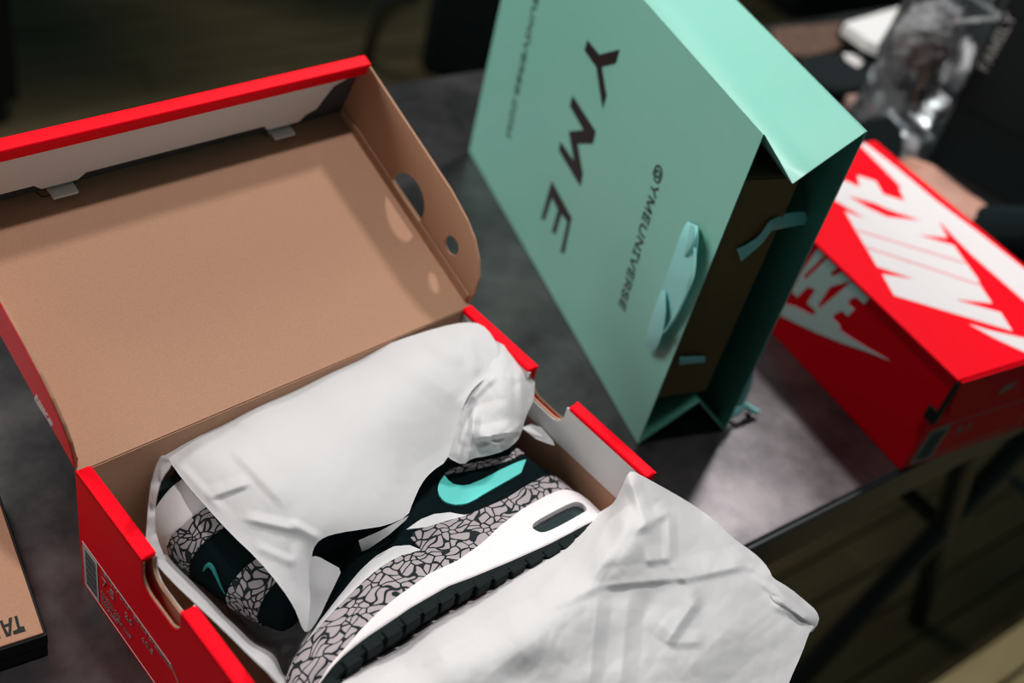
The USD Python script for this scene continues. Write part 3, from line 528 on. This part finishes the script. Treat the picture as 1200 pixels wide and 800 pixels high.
# ---------------------------------------------------------------- mint shopping bag
BA = np.array([.456, -.1251, 0]); BU = np.array([math.cos(-1.9415), math.sin(-1.9415), 0]); BV = np.array([-BU[1], BU[0], 0]); BZ = np.array([0, 0, 1.])
BW, BD, BH = .3248, .0928, .4602
bag = thing('shopping_bag', BA - BU * .23 + BV * .046, 'mint green paper shopping bag lying on its side with dark lettering', 'shopping bag')
def bp(u, v, z): return BA + BU * u + BV * v + BZ * z          # u: 0 at the mouth, -BH at the base
def sheet3(grid, t=.0008):                        # rows x columns of points made into a thin folded sheet
    G = np.array(grid, float); r, c = G.shape[:2]; V = G.reshape(-1, 3); F = []
    for i in range(r - 1):
        for j in range(c - 1): a = i * c + j; F += [[a, a + 1, a + c + 1], [a, a + c + 1, a + c]]
    F = np.array(F); n = np.zeros_like(V); fn = np.cross(V[F[:, 1]] - V[F[:, 0]], V[F[:, 2]] - V[F[:, 0]])
    for k in range(3): np.add.at(n, F[:, k], fn)
    n /= np.linalg.norm(n, axis=1)[:, None] + 1e-12; B = V - n * t; E = edges_of(F); k = len(V)
    return np.vstack([V, B]), np.vstack([F, F[:, ::-1] + k, np.stack([E[:, 1], E[:, 0], E[:, 0] + k], 1), np.stack([E[:, 1], E[:, 0] + k, E[:, 1] + k], 1)])
BASEB = onplane([(549, 178)], BV, BA)[0]; ub = float((BASEB - BA) @ BU)
us = np.linspace(0, 1, 25)
def face(v, flare, bow, front=True):
    g = []
    for i, s in enumerate(us):
        row = []
        for z in np.linspace(0, 1, 17):
            u = -BH * s - flare * s * (.0 + z) * .0
            bulge = bow * math.sin(math.pi * s) * math.sin(math.pi * z)
            row.append(bp(u, v - bulge if front else v + bulge, .0006 + z * (BW - .0006)))
        g.append(row)
    return g
part(bag, 'front_panel', sheet3([r[::1] for r in face(0, 0, .004)], .0008), MINT, 30)
part(bag, 'back_panel', sheet3([r[::-1] for r in face(BD, 0, .004, False)], .0008), MINT, 30)
VT = onplane([(928, 216)], BU, BA)[0] - BA; VB = onplane([(820, 470)], BU, BA)[0] - BA
vt, ztop = float(VT @ BV), float(VT[2]); vb, zbot = float(VB @ BV), float(VB[2])
def gusset(vm, zm, ze, flip):
    g = []
    for s in us:
        k = max(0, 1 - s / .9) ** 1.2; row = [bp(-BH * s, .0004, ze)]
        vv = vm if True else 0; m = bp(-BH * s, vv * k + (.012 if not flip else BD * .5) * (1 - k), ze + (zm - ze) * k + (.0 if flip else -.002) * (1 - k))
        for q in (.33, .66): row.append(row[0] + (m - row[0]) * q)
        e = bp(-BH * s, BD - .0004, ze); row.append(m)
        for q in (.33, .66): row.append(m + (e - m) * q)
        row.append(e); g.append(row)
    return g
gt = gusset(vt, ztop, BW - .0004, False); gb = gusset(vb, zbot, .0010, True)
part(bag, 'upper_gusset', sheet3([r[::-1] for r in gt], .0008), MINT, 12, 'folded side of the bag, turned up to the light')
part(bag, 'lower_gusset', sheet3(gb, .0008), MINT, 12, 'side fold the bag lies on')
lg_in = part(bag, 'inner_face', sheet3([[q + BZ * .0011 for q in r] for r in gb], .0003), MINT_SHADE, 12, 'added dark liner painting shade inside the lower fold')  # thin liners darkened to paint the shade inside the bag
part(bag, 'inner_face', sheet3([[q - BV * .0011 for q in r][::-1] for r in face(BD, 0, .004, False)], .0003), MINT_SHADE, 30, 'added dark liner painting shade inside the rear panel')
part(bag, 'base_panel', sheet3([[bp(-BH - .0004, v, z) for z in (.0008, BW * .5, BW - .001)] for v in (0, BD * .5, BD)], .0008), MINT)
iw = lambda a, b, z0, z1, u0, u1: frame(bx(u0, u1, a, b, z0, z1), BA, BU, BV, BZ)
# printed lettering on the front panel
FN = -BV
def onface(px, lift=0.): return onplane(px, BV, BA + FN * lift) - BA
def facexy(px):
    q = onface(px, .0022); return np.stack([q @ BU, q[:, 2]], 1)
def bulge_lift(v, extra):                         # wrap flat print on the slightly bowed panel
    s = np.clip(-((v - BA) @ BU) / BH, 0, 1); z = np.clip(v[:, 2] / BW, 0, 1); return .004 * np.sin(np.pi * s) * np.sin(np.pi * z) + extra
def print_on(poly_or_mesh, d=.0003):
    if isinstance(poly_or_mesh, Polygon) or hasattr(poly_or_mesh, 'geoms'):
        P, T = triangulate(poly_or_mesh, .006, ()); base = BA + P[:, :1] * BU + P[:, 1:] * BZ; lift = bulge_lift(base, 0)
        a = base + FN * (lift + .0005)[:, None]; b = base + FN * (lift - .0004)[:, None]; E = edges_of(T); k = len(P)
        return np.vstack([a, b]), np.vstack([T, np.stack([E[:, 1], E[:, 0], E[:, 0] + k], 1), np.stack([E[:, 1], E[:, 0] + k, E[:, 1] + k], 1)])
    v, f = poly_or_mesh; dd = (v - BA) @ FN; v = v + FN * (bulge_lift(v, .0003))[:, None]; return v, f
fp_ = bag + '/front_panel'
c2 = lambda pts: [(620 + a / 5, 30 + b / 5) for a, b in pts]
c3 = lambda pts: [(610 + a / 5, 140 + b / 5) for a, b in pts]
for pts in (c2([(345, 85), (415, 170), (530, 140), (510, 220), (430, 240), (460, 410), (440, 485), (400, 245), (330, 145)]),
            c3([(315, -140), (450, 70), (435, 140), (345, 140), (375, 320), (360, 390), (235, 180), (245, 130), (325, 245), (295, 70), (380, 60), (300, -80)]),
            c3([(190, 360), (305, 575), (255, 785), (235, 775), (280, 600), (245, 550), (205, 670), (185, 660), (225, 530), (190, 455), (140, 590), (122, 580)])):
    part(fp_, 'letter', print_on(Polygon(facexy(pts)).buffer(0)), INKB)
def run_text(s, p0, p1, cap_px, mat, bold=False):
    q = facexy([p0, p1]); d = q[1] - q[0]; L_ = np.linalg.norm(d); d /= L_; nrm = np.array([-d[1], d[0]])
    ex = BU * d[0] + BZ * d[1]; ey = BU * nrm[0] + BZ * nrm[1]
    h = cap_px; m = meshkit.text_mesh(s, h, .0004, bold); v = np.array(m.vertices); v[:, 0] *= L_ / v[:, 0].max()
    o = BA + BU * q[0, 0] + BZ * q[0, 1] - ey * h * .5
    return part(fp_, 'print', print_on(frame((v, np.array(m.faces)), o, ex, ey, FN)), mat)
run_text('@YMEUNIVERSE', (775, 194), (728, 361), .0105, INKB)
run_text('WWW.YMEUNIVERSE.COM', (652, -118), (595, 160), .0098, INKG, True)
# ribbons
def fpt(px, lift): return onplane([px], BV, BA + FN * lift)[0]
rb = part(bag, 'ribbon', strip([fpt(p, l) for p, l in (((811, 262), .004), ((806, 285), .009), ((797, 318), .010), ((786, 350), .008), ((774, 378), .007), ((764, 402), .006))],
          [(fpt((819, 266), .006) - fpt((803, 259), .006)) * .5 * k for k in (.7, 1.35, 1.6, 1.6, 1.35, .9)], FN), RIBBON, 30, 'mint satin ribbon handle hanging on the front')
part(bag, 'ribbon', strip([fpt(p, l) for p, l in (((777, 340), .011), ((773, 365), .012), ((767, 390), .010), ((760, 408), .007))], [(fpt((778, 360), .01) - fpt((766, 356), .01)) * .5 * k for k in (.3, 1.1, 1.4, 1.2)], FN), RIBBON, 30)
part(rb, 'ribbon_fold', strip([fpt(p, l) for p, l in (((811, 264), .012), ((808, 285), .013), ((803, 300), .011))], [(fpt((814, 280), .01) - fpt((808, 278), .01)) * .5 * k for k in (.8, 1, .4)], FN), RIBBON, 30)
part(bag, 'ribbon_loop', strip([fpt(p, l) for p, l in (((814, 290), .012), ((810, 330), .014), ((796, 362), .013), ((778, 390), .010))], [(fpt((815, 300), .01) - fpt((812, 299), .01)) * .5] * 4, FN), RIBBON, 30)
def mpt(px, u): return onplane([px], BU, BA + BU * u)[0]
part(bag, 'ribbon', strip([mpt(p, l) for p, l in (((866, 299), -.006), ((880, 290), -.006), ((893, 279), -.005), ((905, 264), -.006), ((925, 258), -.012), ((946, 256), -.018))], [(mpt((890, 290), -.01) - mpt((885, 275), -.01)) * .5 * k for k in (1, .7, .6, .7, 1, 1)], BU), RIBBON, 30, 'ribbon knot inside the mouth')
part(bag, 'ribbon', strip([mpt(p, l) for p, l in (((796, 423), -.006), ((808, 422), -.006), ((826, 421), -.006))], [(mpt((808, 426), -.01) - mpt((808, 417), -.01)) * .5 * k for k in (1, .9, .8)], BU), RIBBON, 30)
KB = bp(-.012, BD, 0)
kp = lambda px: onplane([(px[0] - 11, px[1] + 2)], BU, KB)[0]
part(bag, 'ribbon', strip([kp(p) for p in ((891, 432), (884, 452), (876, 474))], [(kp((893, 440)) - kp((881, 436))) * .5 * k for k in (.6, 1, .8)], BU), RIBBON, 30)
part(bag, 'ribbon_knot', cat(tube([kp((868, 486)), kp((876, 480)), kp((884, 472))], [.0025, .0032, .003], 10), tube([kp((884, 472)), kp((892, 478)), kp((898, 480))], [.003, .0034, .003], 10)), RIBBON, 30, 'small ribbon knot at the foot of the bag')
part(bag, 'ribbon_end', strip([kp((886, 482)), kp((890, 490)), kp((893, 498))], [(kp((890, 482)) - kp((884, 484))) * .5 * k for k in (1, .8, .6)], BU), DARKF, 30)
# the kraft carton inside the bag
cb_ = thing('carton', bp(-.2, BD * .5, .002), 'brown cardboard carton inside the mint shopping bag', 'box')
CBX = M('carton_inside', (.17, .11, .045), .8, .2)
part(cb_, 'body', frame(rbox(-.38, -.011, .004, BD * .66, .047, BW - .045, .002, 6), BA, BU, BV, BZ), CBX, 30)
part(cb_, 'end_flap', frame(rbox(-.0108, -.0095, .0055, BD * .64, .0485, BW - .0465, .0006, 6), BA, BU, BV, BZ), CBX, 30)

# ---------------------------------------------------------------- closed red shoe box
RU = np.array([math.cos(-.2328), math.sin(-.2328), 0]); RV = np.array([-RU[1], RU[0], 0]); RO = np.array([.6532, -.2859, 0])
rb2 = thing('closed_shoebox', RO + RU * .105 + RV * .167, 'closed red shoebox with big white wordmark on the lid, beside the mint bag', 'shoebox', rotz=-.2328)
def rf(m): return frame(m, RO, RU, RV, BZ)
def rpart(par, nm, m, mat, sm=False, lb_=None): return part(par, nm, rf(m), mat, sm, lb_)
body = rpart(rb2, 'body', rbox(.0012, D - .0012, .0015, L - .0015, .0003, H - .003, .001, 8), RED, 30)
ld = rpart(rb2, 'lid', rbox(0, D, 0.0, L, H - .003, H, .0012, 8), RED, 30)
ef = Polygon([(D, 0), (D, LIP * .86), (.046, LIP * .86), (.030, LIP * .82), (.017, LIP * .66), (.009, .028), (.006, .010), (.005, 0)])
rpart(ld, 'end_flap', frame(extr(ef, .0018), (0, 0.0, H - .003), (1, 0, 0), (0, 0, -1), (0, -1, 0)), RED, False, 'red end flap of the lid with a rounded corner')
rpart(ld, 'end_flap', frame(extr(ef, .0018), (0, L, H - .003), (1, 0, 0), (0, 0, -1), (0, 1, 0)), RED)
rpart(ld, 'front_flap', bx(D, D + .0018, 0, L, H - .003 - LIP, H - .001), RED)
rpart(body, 'corner_gap', rbox(-.0006, .0068, -.0013, .0012, .064, H - .0036, .0005, 6), DARK, False, 'dark gap at the hinge corner')
rpart(body, 'corner_notch', rbox(-.0012, .004, -.0006, .010, .066, .080, .0008, 6), DARK, 30)
# top print, traced on the plane of the lid
def ztop_(pts, X0, Y0, k): q = inplane([(X0 + a / k, Y0 + b / k) for a, b in pts], RO + BZ * H, RU, RV); return q
def tpoly(pts): return Polygon(ztop_(pts, 900, 140, 4)).buffer(0)
big = tpoly([(395, 62), (440, 100), (620, 240), (800, 390), (1000, 540), (1200, 700), (1420, 880), (1420, 1045), (1200, 850), (960, 640), (880, 560), (800, 475), (840, 555), (700, 540), (870, 590), (920, 660), (985, 750), (990, 770), (1050, 862), (870, 842), (1090, 905), (1145, 992), (590, 825), (535, 725), (690, 750), (510, 690), (470, 620), (410, 520), (360, 430), (460, 467), (300, 372), (285, 300), (330, 280), (370, 290), (430, 318), (418, 262), (505, 290), (540, 350), (640, 382), (612, 320), (628, 322), (540, 230), (440, 130)])
big = big.difference(tpoly([(375, 358), (500, 393), (570, 425), (720, 475), (640, 466), (560, 457), (470, 415)]))
for a, b, w in (((418, 520), (925, 675), .0010), ((462, 600), (990, 775), .0010)):
    q = ztop_([a, b], 900, 140, 4); big = big.difference(LineString(q).buffer(w, cap_style=2))
small = tpoly([(940, 958), (1040, 988), (1200, 1025), (1330, 1040), (1330, 1150), (1200, 1090), (1060, 1025)])
inside = sbox(.0015, .001, D - .0015, L - .003)
for pg in (big.intersection(inside), small.intersection(inside)):
    rpart(ld, 'wordmark', frame(extr(pg, .0003), (0, 0, H), (1, 0, 0), (0, 1, 0)), WHITEP)
# side print (traced on the side plane): box frame origin RO, along RV, up
def sidepoly(pts): return Polygon(inplane([(910 + a * 150 / 800, 280 + b * 150 / 800) for a, b in pts], RO, RV, BZ)).buffer(0)
sd = sidepoly([(150, 210), (255, 58), (310, 95), (330, 120), (378, 175), (325, 222), (350, 232), (410, 205), (490, 262), (585, 355), (545, 408), (490, 362), (448, 380), (445, 410), (484, 440), (440, 484), (405, 448), (345, 480), (350, 500), (392, 540), (392, 570), (470, 625), (580, 690), (700, 760), (560, 705), (400, 650), (240, 585), (60, 500), (-60, 440), (-40, 380), (105, 420), (225, 478), (245, 455), (185, 400), (240, 315), (130, 370), (90, 330)])
sd = sd.difference(sidepoly([(255, 440), (262, 405), (330, 300), (440, 268), (470, 262), (390, 330)])).difference(sidepoly([(165, 232), (295, 102), (312, 122), (175, 255)])).difference(sidepoly([(128, 360), (190, 300), (240, 318), (185, 402), (222, 452), (110, 405)]))
sd = sd.intersection(sbox(.003, .001, L - .003, H - .0045))
rpart(body, 'wordmark', frame(extr(sd, .0003), (.0012, 0, 0), (0, 1, 0), (0, 0, 1), (-1, 0, 0)), WHITEP)
rpart(ld, 'logo', frame(extr(logo(.0075, .3), .0003), (.080, -.0018, H - .036), (1, 0, 0), (0, 0, 1)), GREYP)
lb2 = rpart(body, 'size_label', frame(extr(LineString([(.020, .008), (.020, .052), (.150, .052), (.165, .038), (.165, .008), (.020, .008)]).buffer(.0005), .0003), (0, .0015, 0), (1, 0, 0), (0, 0, 1)), GREYP)
rpart(lb2, 'barcode_patch', frame(extr(sbox(.012, .004, .040, .050), .0003), (0, .0014, 0), (1, 0, 0), (0, 0, 1)), GREYP)
rpart(lb2, 'barcode', frame(extr(shapely.union_all([sbox(.016, .008 + .0026 * i, .036, .0095 + .0026 * i) for i in range(15)]), .0003), (0, .0010, 0), (1, 0, 0), (0, 0, 1)), LABELD)
rpart(lb2, 'print', text_on('8.5', .010, (.055, .0014, .032), (1, 0, 0), (0, 0, 1)), GREYP)

# ---------------------------------------------------------------- low black box with a kraft top, left
K0 = onz([(51, 741)], .025)[0]; K1 = onz([(0, 590)], .025)[0]; K2 = onz([(0, 755.5)], .025)[0]
KY = (K1 - K0) / np.linalg.norm(K1 - K0); KX = np.array([KY[1], -KY[0], 0]); KX = -KX if KX @ (K2 - K0) > 0 else KX   # KX points right
kb = thing('flat_carton', K0 * [1, 1, 0] - KX * .08 + KY * .07, 'low black box with a kraft top printed with upside-down dark letters', 'box')
kf = lambda m: frame(m, K0 * [1, 1, 0], KX, KY, BZ)
part(kb, 'base', kf(rbox(-.1575, .0015, -.0015, .1415, .0003, .0125, .001, 8)), DARK, 30)
part(kb, 'lid', kf(rbox(-.158, .002, -.002, .142, .0132, .0236, .001, 8)), DARK, 30)
part(kb, 'top_sheet', kf(rbox(-.1565, 0.0, 0.0, .1405, .0235, .025, .0006, 6)), KRAFT, 30, 'kraft sheet on top')
def ktop(pts): return Polygon(inplane([(a * 70 / 400, 660 + b * 140 / 800) for a, b in pts], K0, KX, KY)).buffer(0)
for g in ([[(95, 355), (115, 350), (133, 425), (160, 420), (172, 453), (92, 478), (85, 455), (118, 440)]],
          [[(-4, 388), (16, 380), (26, 412), (58, 402), (58, 367), (80, 361), (74, 483), (42, 493)], [(32, 428), (58, 420), (57, 470)]],
          [[(-50, 420), (-30, 414), (5, 500), (-60, 520), (-64, 505), (-22, 490)]]):
    q = ktop(g[0])
    if len(g) > 1: q = q.difference(ktop(g[1]))
    part(kb + '/top_sheet', 'letter', frame(extr(q, .0003), K0, KX, KY), DARK)

# ---------------------------------------------------------------- things behind on the right of the table
C0 = np.array([1.203, .022, 0]); C1 = np.array([1.223, -.12, 0]); cx = (C1 - C0) / np.linalg.norm(C1 - C0); cy = np.array([-cx[1], cx[0], 0])
bc = thing('tall_carton', C0 + cx * .08 + cy * .03, 'tall matte black carton with pale letters up its edge, far right', 'box')
bf = lambda m: frame(m, C0, cx, cy, BZ)
part(bc, 'body', bf(rbox(0, .16, 0, .075, .0003, .34, .003, 8)), DARK, 30)
part(bc, 'lid', bf(rbox(-.0015, .1615, -.0015, .0765, .085, .3425, .003, 8)), DARK, 30)
tq = inplane([(1139, 77), (1167, 27)], C0 - cy * .0017, cx, BZ)
part(bc + '/lid', 'lettering', text_on('FAMILY', .0135, C0 - cy * .0017 + cx * .017 + BZ * tq[0, 1], (0, 0, 1), -cx, .0003, True, condense=(tq[1, 1] - tq[0, 1]) / .0135 / 4.1), GREYP)

# clear plastic pack with crumpled paper
P0 = np.array([1.155, .075, 0])
pb = thing('clear_plastic_pack', P0 + np.array([.05, .05, 0]), 'clear plastic pack with a crumpled grey ball, left of the black carton', 'plastic pack')
def crumple(v, a, s): 
    v = np.array(v, float); k = meshkit.fbm(v / s, 3, 2)[:, None] - .5; c = v.mean(0); d = v - c; d[:, 2] *= .2; d /= np.linalg.norm(d, axis=1)[:, None] + 1e-9; return v + d * k * a
bm = trimesh.Trimesh(*arr(rbox(-.062, .028, -.045, .05, .001, .225, .012, 12))).subdivide().subdivide().subdivide()
ang = -.25; cR = np.array([[math.cos(ang), -math.sin(ang), 0], [math.sin(ang), math.cos(ang), 0], [0, 0, 1]])
PC = np.array([1.232, .085, 0])
part(pb, 'film', (crumple(np.array(bm.vertices) @ cR.T + PC, .02, .03), np.array(bm.faces)), CLEAR, 35)
part(pb, 'rim', (np.array(arr(tube([(-.055, -.046, .192), (.029, -.046, .192), (.029, .046, .192)], .0035, 8))[0]) @ cR.T + PC, arr(tube([(-.055, -.046, .192), (.029, -.046, .192), (.029, .046, .192)], .0035, 8))[1]), M('rim_highlight', (.55, .57, .58), .2, .6), 30, 'pale tube painted as the highlight on the film fold')  # opaque pale tube: the film highlight put into a colour
BC = onplane([(1088, 42)], (0, 1, 0), (0, .085, 0))[0]
ball2 = trimesh.creation.icosphere(4, 1.0); v2 = np.array(ball2.vertices); v2 = v2 * (.85 + .3 * meshkit.fbm(v2 * 2.4 + 3, 4, 7) + .25 * np.abs(meshkit.noise(v2 * 5, 3) - .5))[:, None] * [.046, .036, .045] + BC
cbal = thing('crumpled_ball', BC - [0, 0, .045], 'crumpled grey paper ball inside the clear plastic pack', 'paper')
part(cbal, 'ball', (v2, np.array(ball2.faces)), Mnoise('grey_crumple', (.16, .165, .17), (.30, .30, .31), 60, .6, .4, .2), 40)
for i, (a, b, c, r) in enumerate(((1.172, .085, .09, .012), (1.20, .075, .105, .016), (1.225, .085, .06, .012))):
    s_ = trimesh.creation.icosphere(3, 1.0); v_ = np.array(s_.vertices); v_ = v_ * (.8 + .5 * meshkit.noise(v_ * 2.5 + i, i))[:, None] * r + [a, b, c]
    part(cbal, 'scrap', (v_, np.array(s_.faces)), LABELD if i != 1 else GREYP, 40)
part(pb, 'label', frame(rbox(-.014, .012, -.0008, .0008, -.008, .008, .0006, 6), onplane([(1077, 126)], (0, 1, 0), (0, .062, 0))[0], (1, 0, 0), (0, 1, 0)), LABELW, 30, 'small pale sticker')
# white paper box, brown board, black pouches
def slab_px(px, z0, z1, inset=0): q = onz(px, z1)[:, :2]; g = Polygon(q).buffer(-.003).buffer(.003); return frame(extr(g, z1 - z0), (0, 0, z0), (1, 0, 0), (0, 1, 0)), np.array([*g.centroid.coords[0], z0])
m_, c_ = slab_px([(989, 27), (1040, 12), (1058, 7), (1054, 30), (1037, 56), (1018, 48)], .036, .052)
wp_ = thing('paper_packet', c_, 'small white paper packet behind the mint bag', 'packet'); part(wp_, 'packet', m_, PAPERW)
m_, c_ = slab_px([(986, 27), (1060, 6), (1056, 34), (1038, 62), (1014, 52)], .0003, .0355)
bk_ = thing('black_pouch', c_, 'black pouch under the white paper packet', 'pouch'); part(bk_, 'pouch', m_, DARKF)
m_, c_ = slab_px([(905, 33), (992, 25), (986, 56), (945, 66), (912, 60)], .0003, .014)
br_ = thing('cardboard_offcut', c_, 'brown cardboard piece lying between the mint bag and the white packet', 'cardboard'); part(br_, 'board', m_, Mnoise('brown_board', (.085, .05, .035), (.13, .08, .06), 60, .8, .2))
for px, zt_, lab_ in (([(930, 66), (985, 58), (1040, 66), (1036, 96), (985, 108), (948, 90)], .022, 'black folded pouch with a pale tag behind the mint bag'),
                      ([(1000, 140), (1040, 132), (1062, 150), (1060, 185), (1030, 180), (1004, 160)], .035, 'rounded black pouch beside the far corner of the red shoebox')):
    q = onz(px, zt_)[:, :2]; g = Polygon(smoothpoly(q, 2)); s = Manifold.batch_hull([Manifold.sphere(.008, 12).translate((float(a), float(b), z_)) for a, b in np.array(g.buffer(-.008).exterior.coords) for z_ in (.0085, zt_ - .008)])
    t_ = thing('black_pouch', (*g.centroid.coords[0], 0), lab_, 'pouch'); part(t_, 'pouch', s, DARKF, 40)
    if zt_ < .03: part(t_, 'tag', slab_px([(988, 62), (1003, 64), (1012, 72), (1006, 79), (992, 70)], zt_, zt_ + .001)[0], LABELW, False, 'pale tag')
m_, c_ = slab_px([(972, 100), (1040, 92), (1040, 98), (976, 108)], .0003, .006)
t_ = thing('cardboard_strip', c_, 'dark brown strip in front of the black folded pouch', 'cardboard'); part(t_, 'strip', m_, Mnoise('brown_dark', (.03, .015, .012), (.05, .026, .02), 60, .8, .2))
m_, c_ = slab_px([(990, 110), (1014, 106), (1018, 120), (1003, 126)], .0003, .012)
t_ = thing('pink_tag', c_, 'small dull pink tag near the far corner of the mint bag', 'tag'); part(t_, 'tag', m_, M('pink_tag', (.33, .22, .19), .7, .2))

# ---------------------------------------------------------------- the hand behind the red box
def hull_chain(j): return [Manifold.batch_hull([Manifold.sphere(float(a[3]), 16).translate(tuple(map(float, a[:3]))), Manifold.sphere(float(b[3]), 16).translate(tuple(map(float, b[:3])))]) for a, b in zip(j, j[1:])]
W0 = np.array([1.074, -.105, .027]); hd = np.array([.04, .995, -.06]); hd /= np.linalg.norm(hd); hs = np.array([-.95, .02, -.25]); hs /= np.linalg.norm(hs); hn = np.cross(hs, hd); hn = hn if hn[2] > 0 else -hn
hp = lambda a, b, c: W0 + hd * a + hs * b + hn * c
bones = []
for k, (b, ln_, r) in enumerate(((.033, .070, .0088), (.012, .079, .0092), (-.010, .074, .0090), (-.030, .058, .0080))):
    j = [(*hp(.005, b * .45, 0), .017), (*hp(.082, b, .004), .0125), (*hp(.082 + ln_ * .5, b * 1.08, .002), r), (*hp(.082 + ln_ * .8, b * 1.08, -.012), r * .92), (*hp(.082 + ln_, b * 1.06, -.027), r * .82)]
    bones += hull_chain(j)
bones += hull_chain([(*hp(.012, .026, -.004), .016), (*hp(.050, .052, -.012), .0125), (*hp(.078, .062, -.018), .0105), (*hp(.100, .064, -.024), .009)])
bones += hull_chain([(*hp(-.022, .0, -.002), .0245), (*hp(-.02, 0, 0), .0245), (*hp(.01, .012, 0), .021)]) + hull_chain([(*hp(-.022, .0, -.002), .0245), (*hp(-.02, 0, 0), .0245), (*hp(.01, -.012, 0), .020)])
bones += [Manifold.batch_hull([Manifold.sphere(.0125, 16).translate(tuple(hp(.08, b, .003))) for b in (.031, -.028)] + [Manifold.sphere(.017, 16).translate(tuple(hp(.006, b, 0))) for b in (.014, -.013)])]
hm = Manifold.batch_boolean(bones, __import__('manifold3d').OpType.Add).refine_to_length(.004); hv, hf = arr(hm); ht = trimesh.Trimesh(hv, hf); trimesh.smoothing.filter_taubin(ht, iterations=8)
pe = thing('person', hp(-.2, 0, -.06), 'bare hand and black sleeve of a person reaching in behind the red shoebox', 'person')
part(pe, 'hand', ht, SKIN, True)
sl = Manifold.batch_boolean(hull_chain([(*hp(-.026, 0, -.002), .031), (*(hp(-.03, 0, .002) + [.035, -.03, .006]), .035), (*(hp(-.03, 0, 0) + [.16, -.10, .06]), .043), (*(hp(-.03, 0, 0) + [.40, -.20, .20]), .052)]), __import__('manifold3d').OpType.Add).refine_to_length(.008); sv, sf = arr(sl)
sv = sv + (meshkit.fbm(sv / .03, 3, 5)[:, None] - .5) * .008
part(pe, 'sleeve', (sv, sf), SLEEVE, True, 'black knit sleeve')

# ---------------------------------------------------------------- dark furniture on the floor behind the table
def floor_leg(p, q, r): return tube([p, q], r, 12)
cp = lambda px, z: onz([px], z)[0]
ch = thing('chair', (1.62, 1.85, FZ), 'black chair whose curved leg shows behind the lid of the open box', 'chair')
legp = [cp((430, 72), FZ + .01), cp((436, 45), -.62), cp((444, 22), -.48), cp((458, 2), -.36), cp((480, -8), -.31)]
part(ch, 'leg', tube(legp, [.014, .015, .017, .022, .022], 12), STEEL, 30, 'curved black leg')
aw, rt = np.array([.79, .61, 0]), np.array([.725, -.658, 0])           # away from the table, along it
sc = legp[-1] + aw * .72 - rt * .66 + [0, 0, .03]
part(ch, 'leg_bracket', tube([legp[-1], sc - aw * .2], [.022, .018], 12), STEEL, 30)
part(ch, 'seat', frame(rbox(-.22, .22, -.22, .22, -.02, .03, .02, 12), sc, rt, aw, BZ), DARKF, 30)
for a, b in ((-.20, .22), (.20, .22)): part(ch, 'leg', tube([sc + rt * a + aw * b, (sc + rt * a * 1.1 + aw * b * 1.1) * [1, 1, 0] + [0, 0, FZ + .016]], .014, 12), STEEL, 30)
part(ch, 'backrest', frame(rbox(-.20, .20, .20, .24, .22, .52, .018, 12), sc, rt, aw, BZ), DARKF, 30)
for a in (-.19, .19): part(ch, 'back_post', tube([sc + rt * a + aw * .21, sc + rt * a + aw * .22 + [0, 0, .26]], .012, 10), STEEL, 30)
q0 = cp((489, 88), FZ); f_ = cp((514, 0), FZ) - q0; f_ /= np.linalg.norm(f_); e = np.array([f_[1], -f_[0], 0])
bn = thing('storage_bin', q0 + e * .22 + f_ * .18, 'large black bin on the floor behind the mint bag', 'bin')
part(bn, 'body', frame(rbox(0, .44, 0, .36, .002, .55, .03, 16), q0, e, f_, BZ), DARKF, 30)
part(bn, 'lid', frame(rbox(-.003, .443, -.003, .363, .55, .59, .012, 12), q0, e, f_, BZ), DARK, 30)
q0 = cp((16, 150), FZ); 
cbn = thing('cabinet', q0 + np.array([-.2, .3, 0]), 'dark cabinet at the far left edge of the floor', 'cabinet')
part(cbn, 'body', rbox(q0[0] - .42, q0[0] + .02, q0[1], q0[1] + .6, FZ + .06, .15, .008, 8), DARK, 30)
part(cbn, 'plinth', rbox(q0[0] - .40, q0[0], q0[1] + .02, q0[1] + .58, FZ + .001, FZ + .06, .004, 8), STEEL, 30)
q0 = cp((925, 26), FZ)
st = thing('crate', q0 + np.array([.25, .2, 0]), 'black storage crate on the floor behind the right end of the table', 'crate')
part(st, 'body', frame(rbox(0, .7, 0, .4, .002, .48, .015, 10), q0, (.98, -.19, 0), (.19, .98, 0), BZ), DARK, 30)
part(st, 'lid', frame(rbox(-.01, .71, -.01, .41, .48, .51, .008, 10), q0, (.98, -.19, 0), (.19, .98, 0), BZ), DARK, 30)
pal = thing('wooden_pallet', cp((1150, 775), FZ), 'golden wooden slats added in place of brightly lit floor planks at the lower right', 'pallet')
PO = tab(.52, -.052, 0) * [1, 1, 0]
SLAT = [Mnoise('lit_slat_%s' % k, a, b, 20, .6, .3, .1, stretch=(.15, 1, 1)) for k, a, b in (('pale', (.52, .40, .19), (.70, .56, .29)), ('gold', (.46, .35, .15), (.62, .49, .24)))]  # paler than the floor planks: bright light put into the slat colour
for k in range(6): part(pal, 'slat', frame(rbox(0, 1.05, -.052 - .058 * k, -.058 * k, -.018, 0, .003, 6), PO + [0, 0, FZ + .10], TD, TN, BZ), SLAT[k % 2], 30)
for k in range(3): part(pal, 'bearer', frame(rbox(.03 + .46 * k, .10 + .46 * k, -.345, -.004, -.0995, -.0185, .003, 6), PO + [0, 0, FZ + .10], TD, TN, BZ), SLAT[1], 30)
# things under the table
g0, g1 = cp((1186, 562), -.45), cp((1230, 600), -.45)
tr_ = thing('grey_rod', (g0 + g1) / 2 - [0, 0, .3], 'short grey steel rod leaning under the table at the right', 'rod')
part(tr_, 'rod', tube([g0, g1, g1 + (g1 - g0) * 2.5 + [0, 0, -.06]], .008, 12), GREYTUBE, 30)
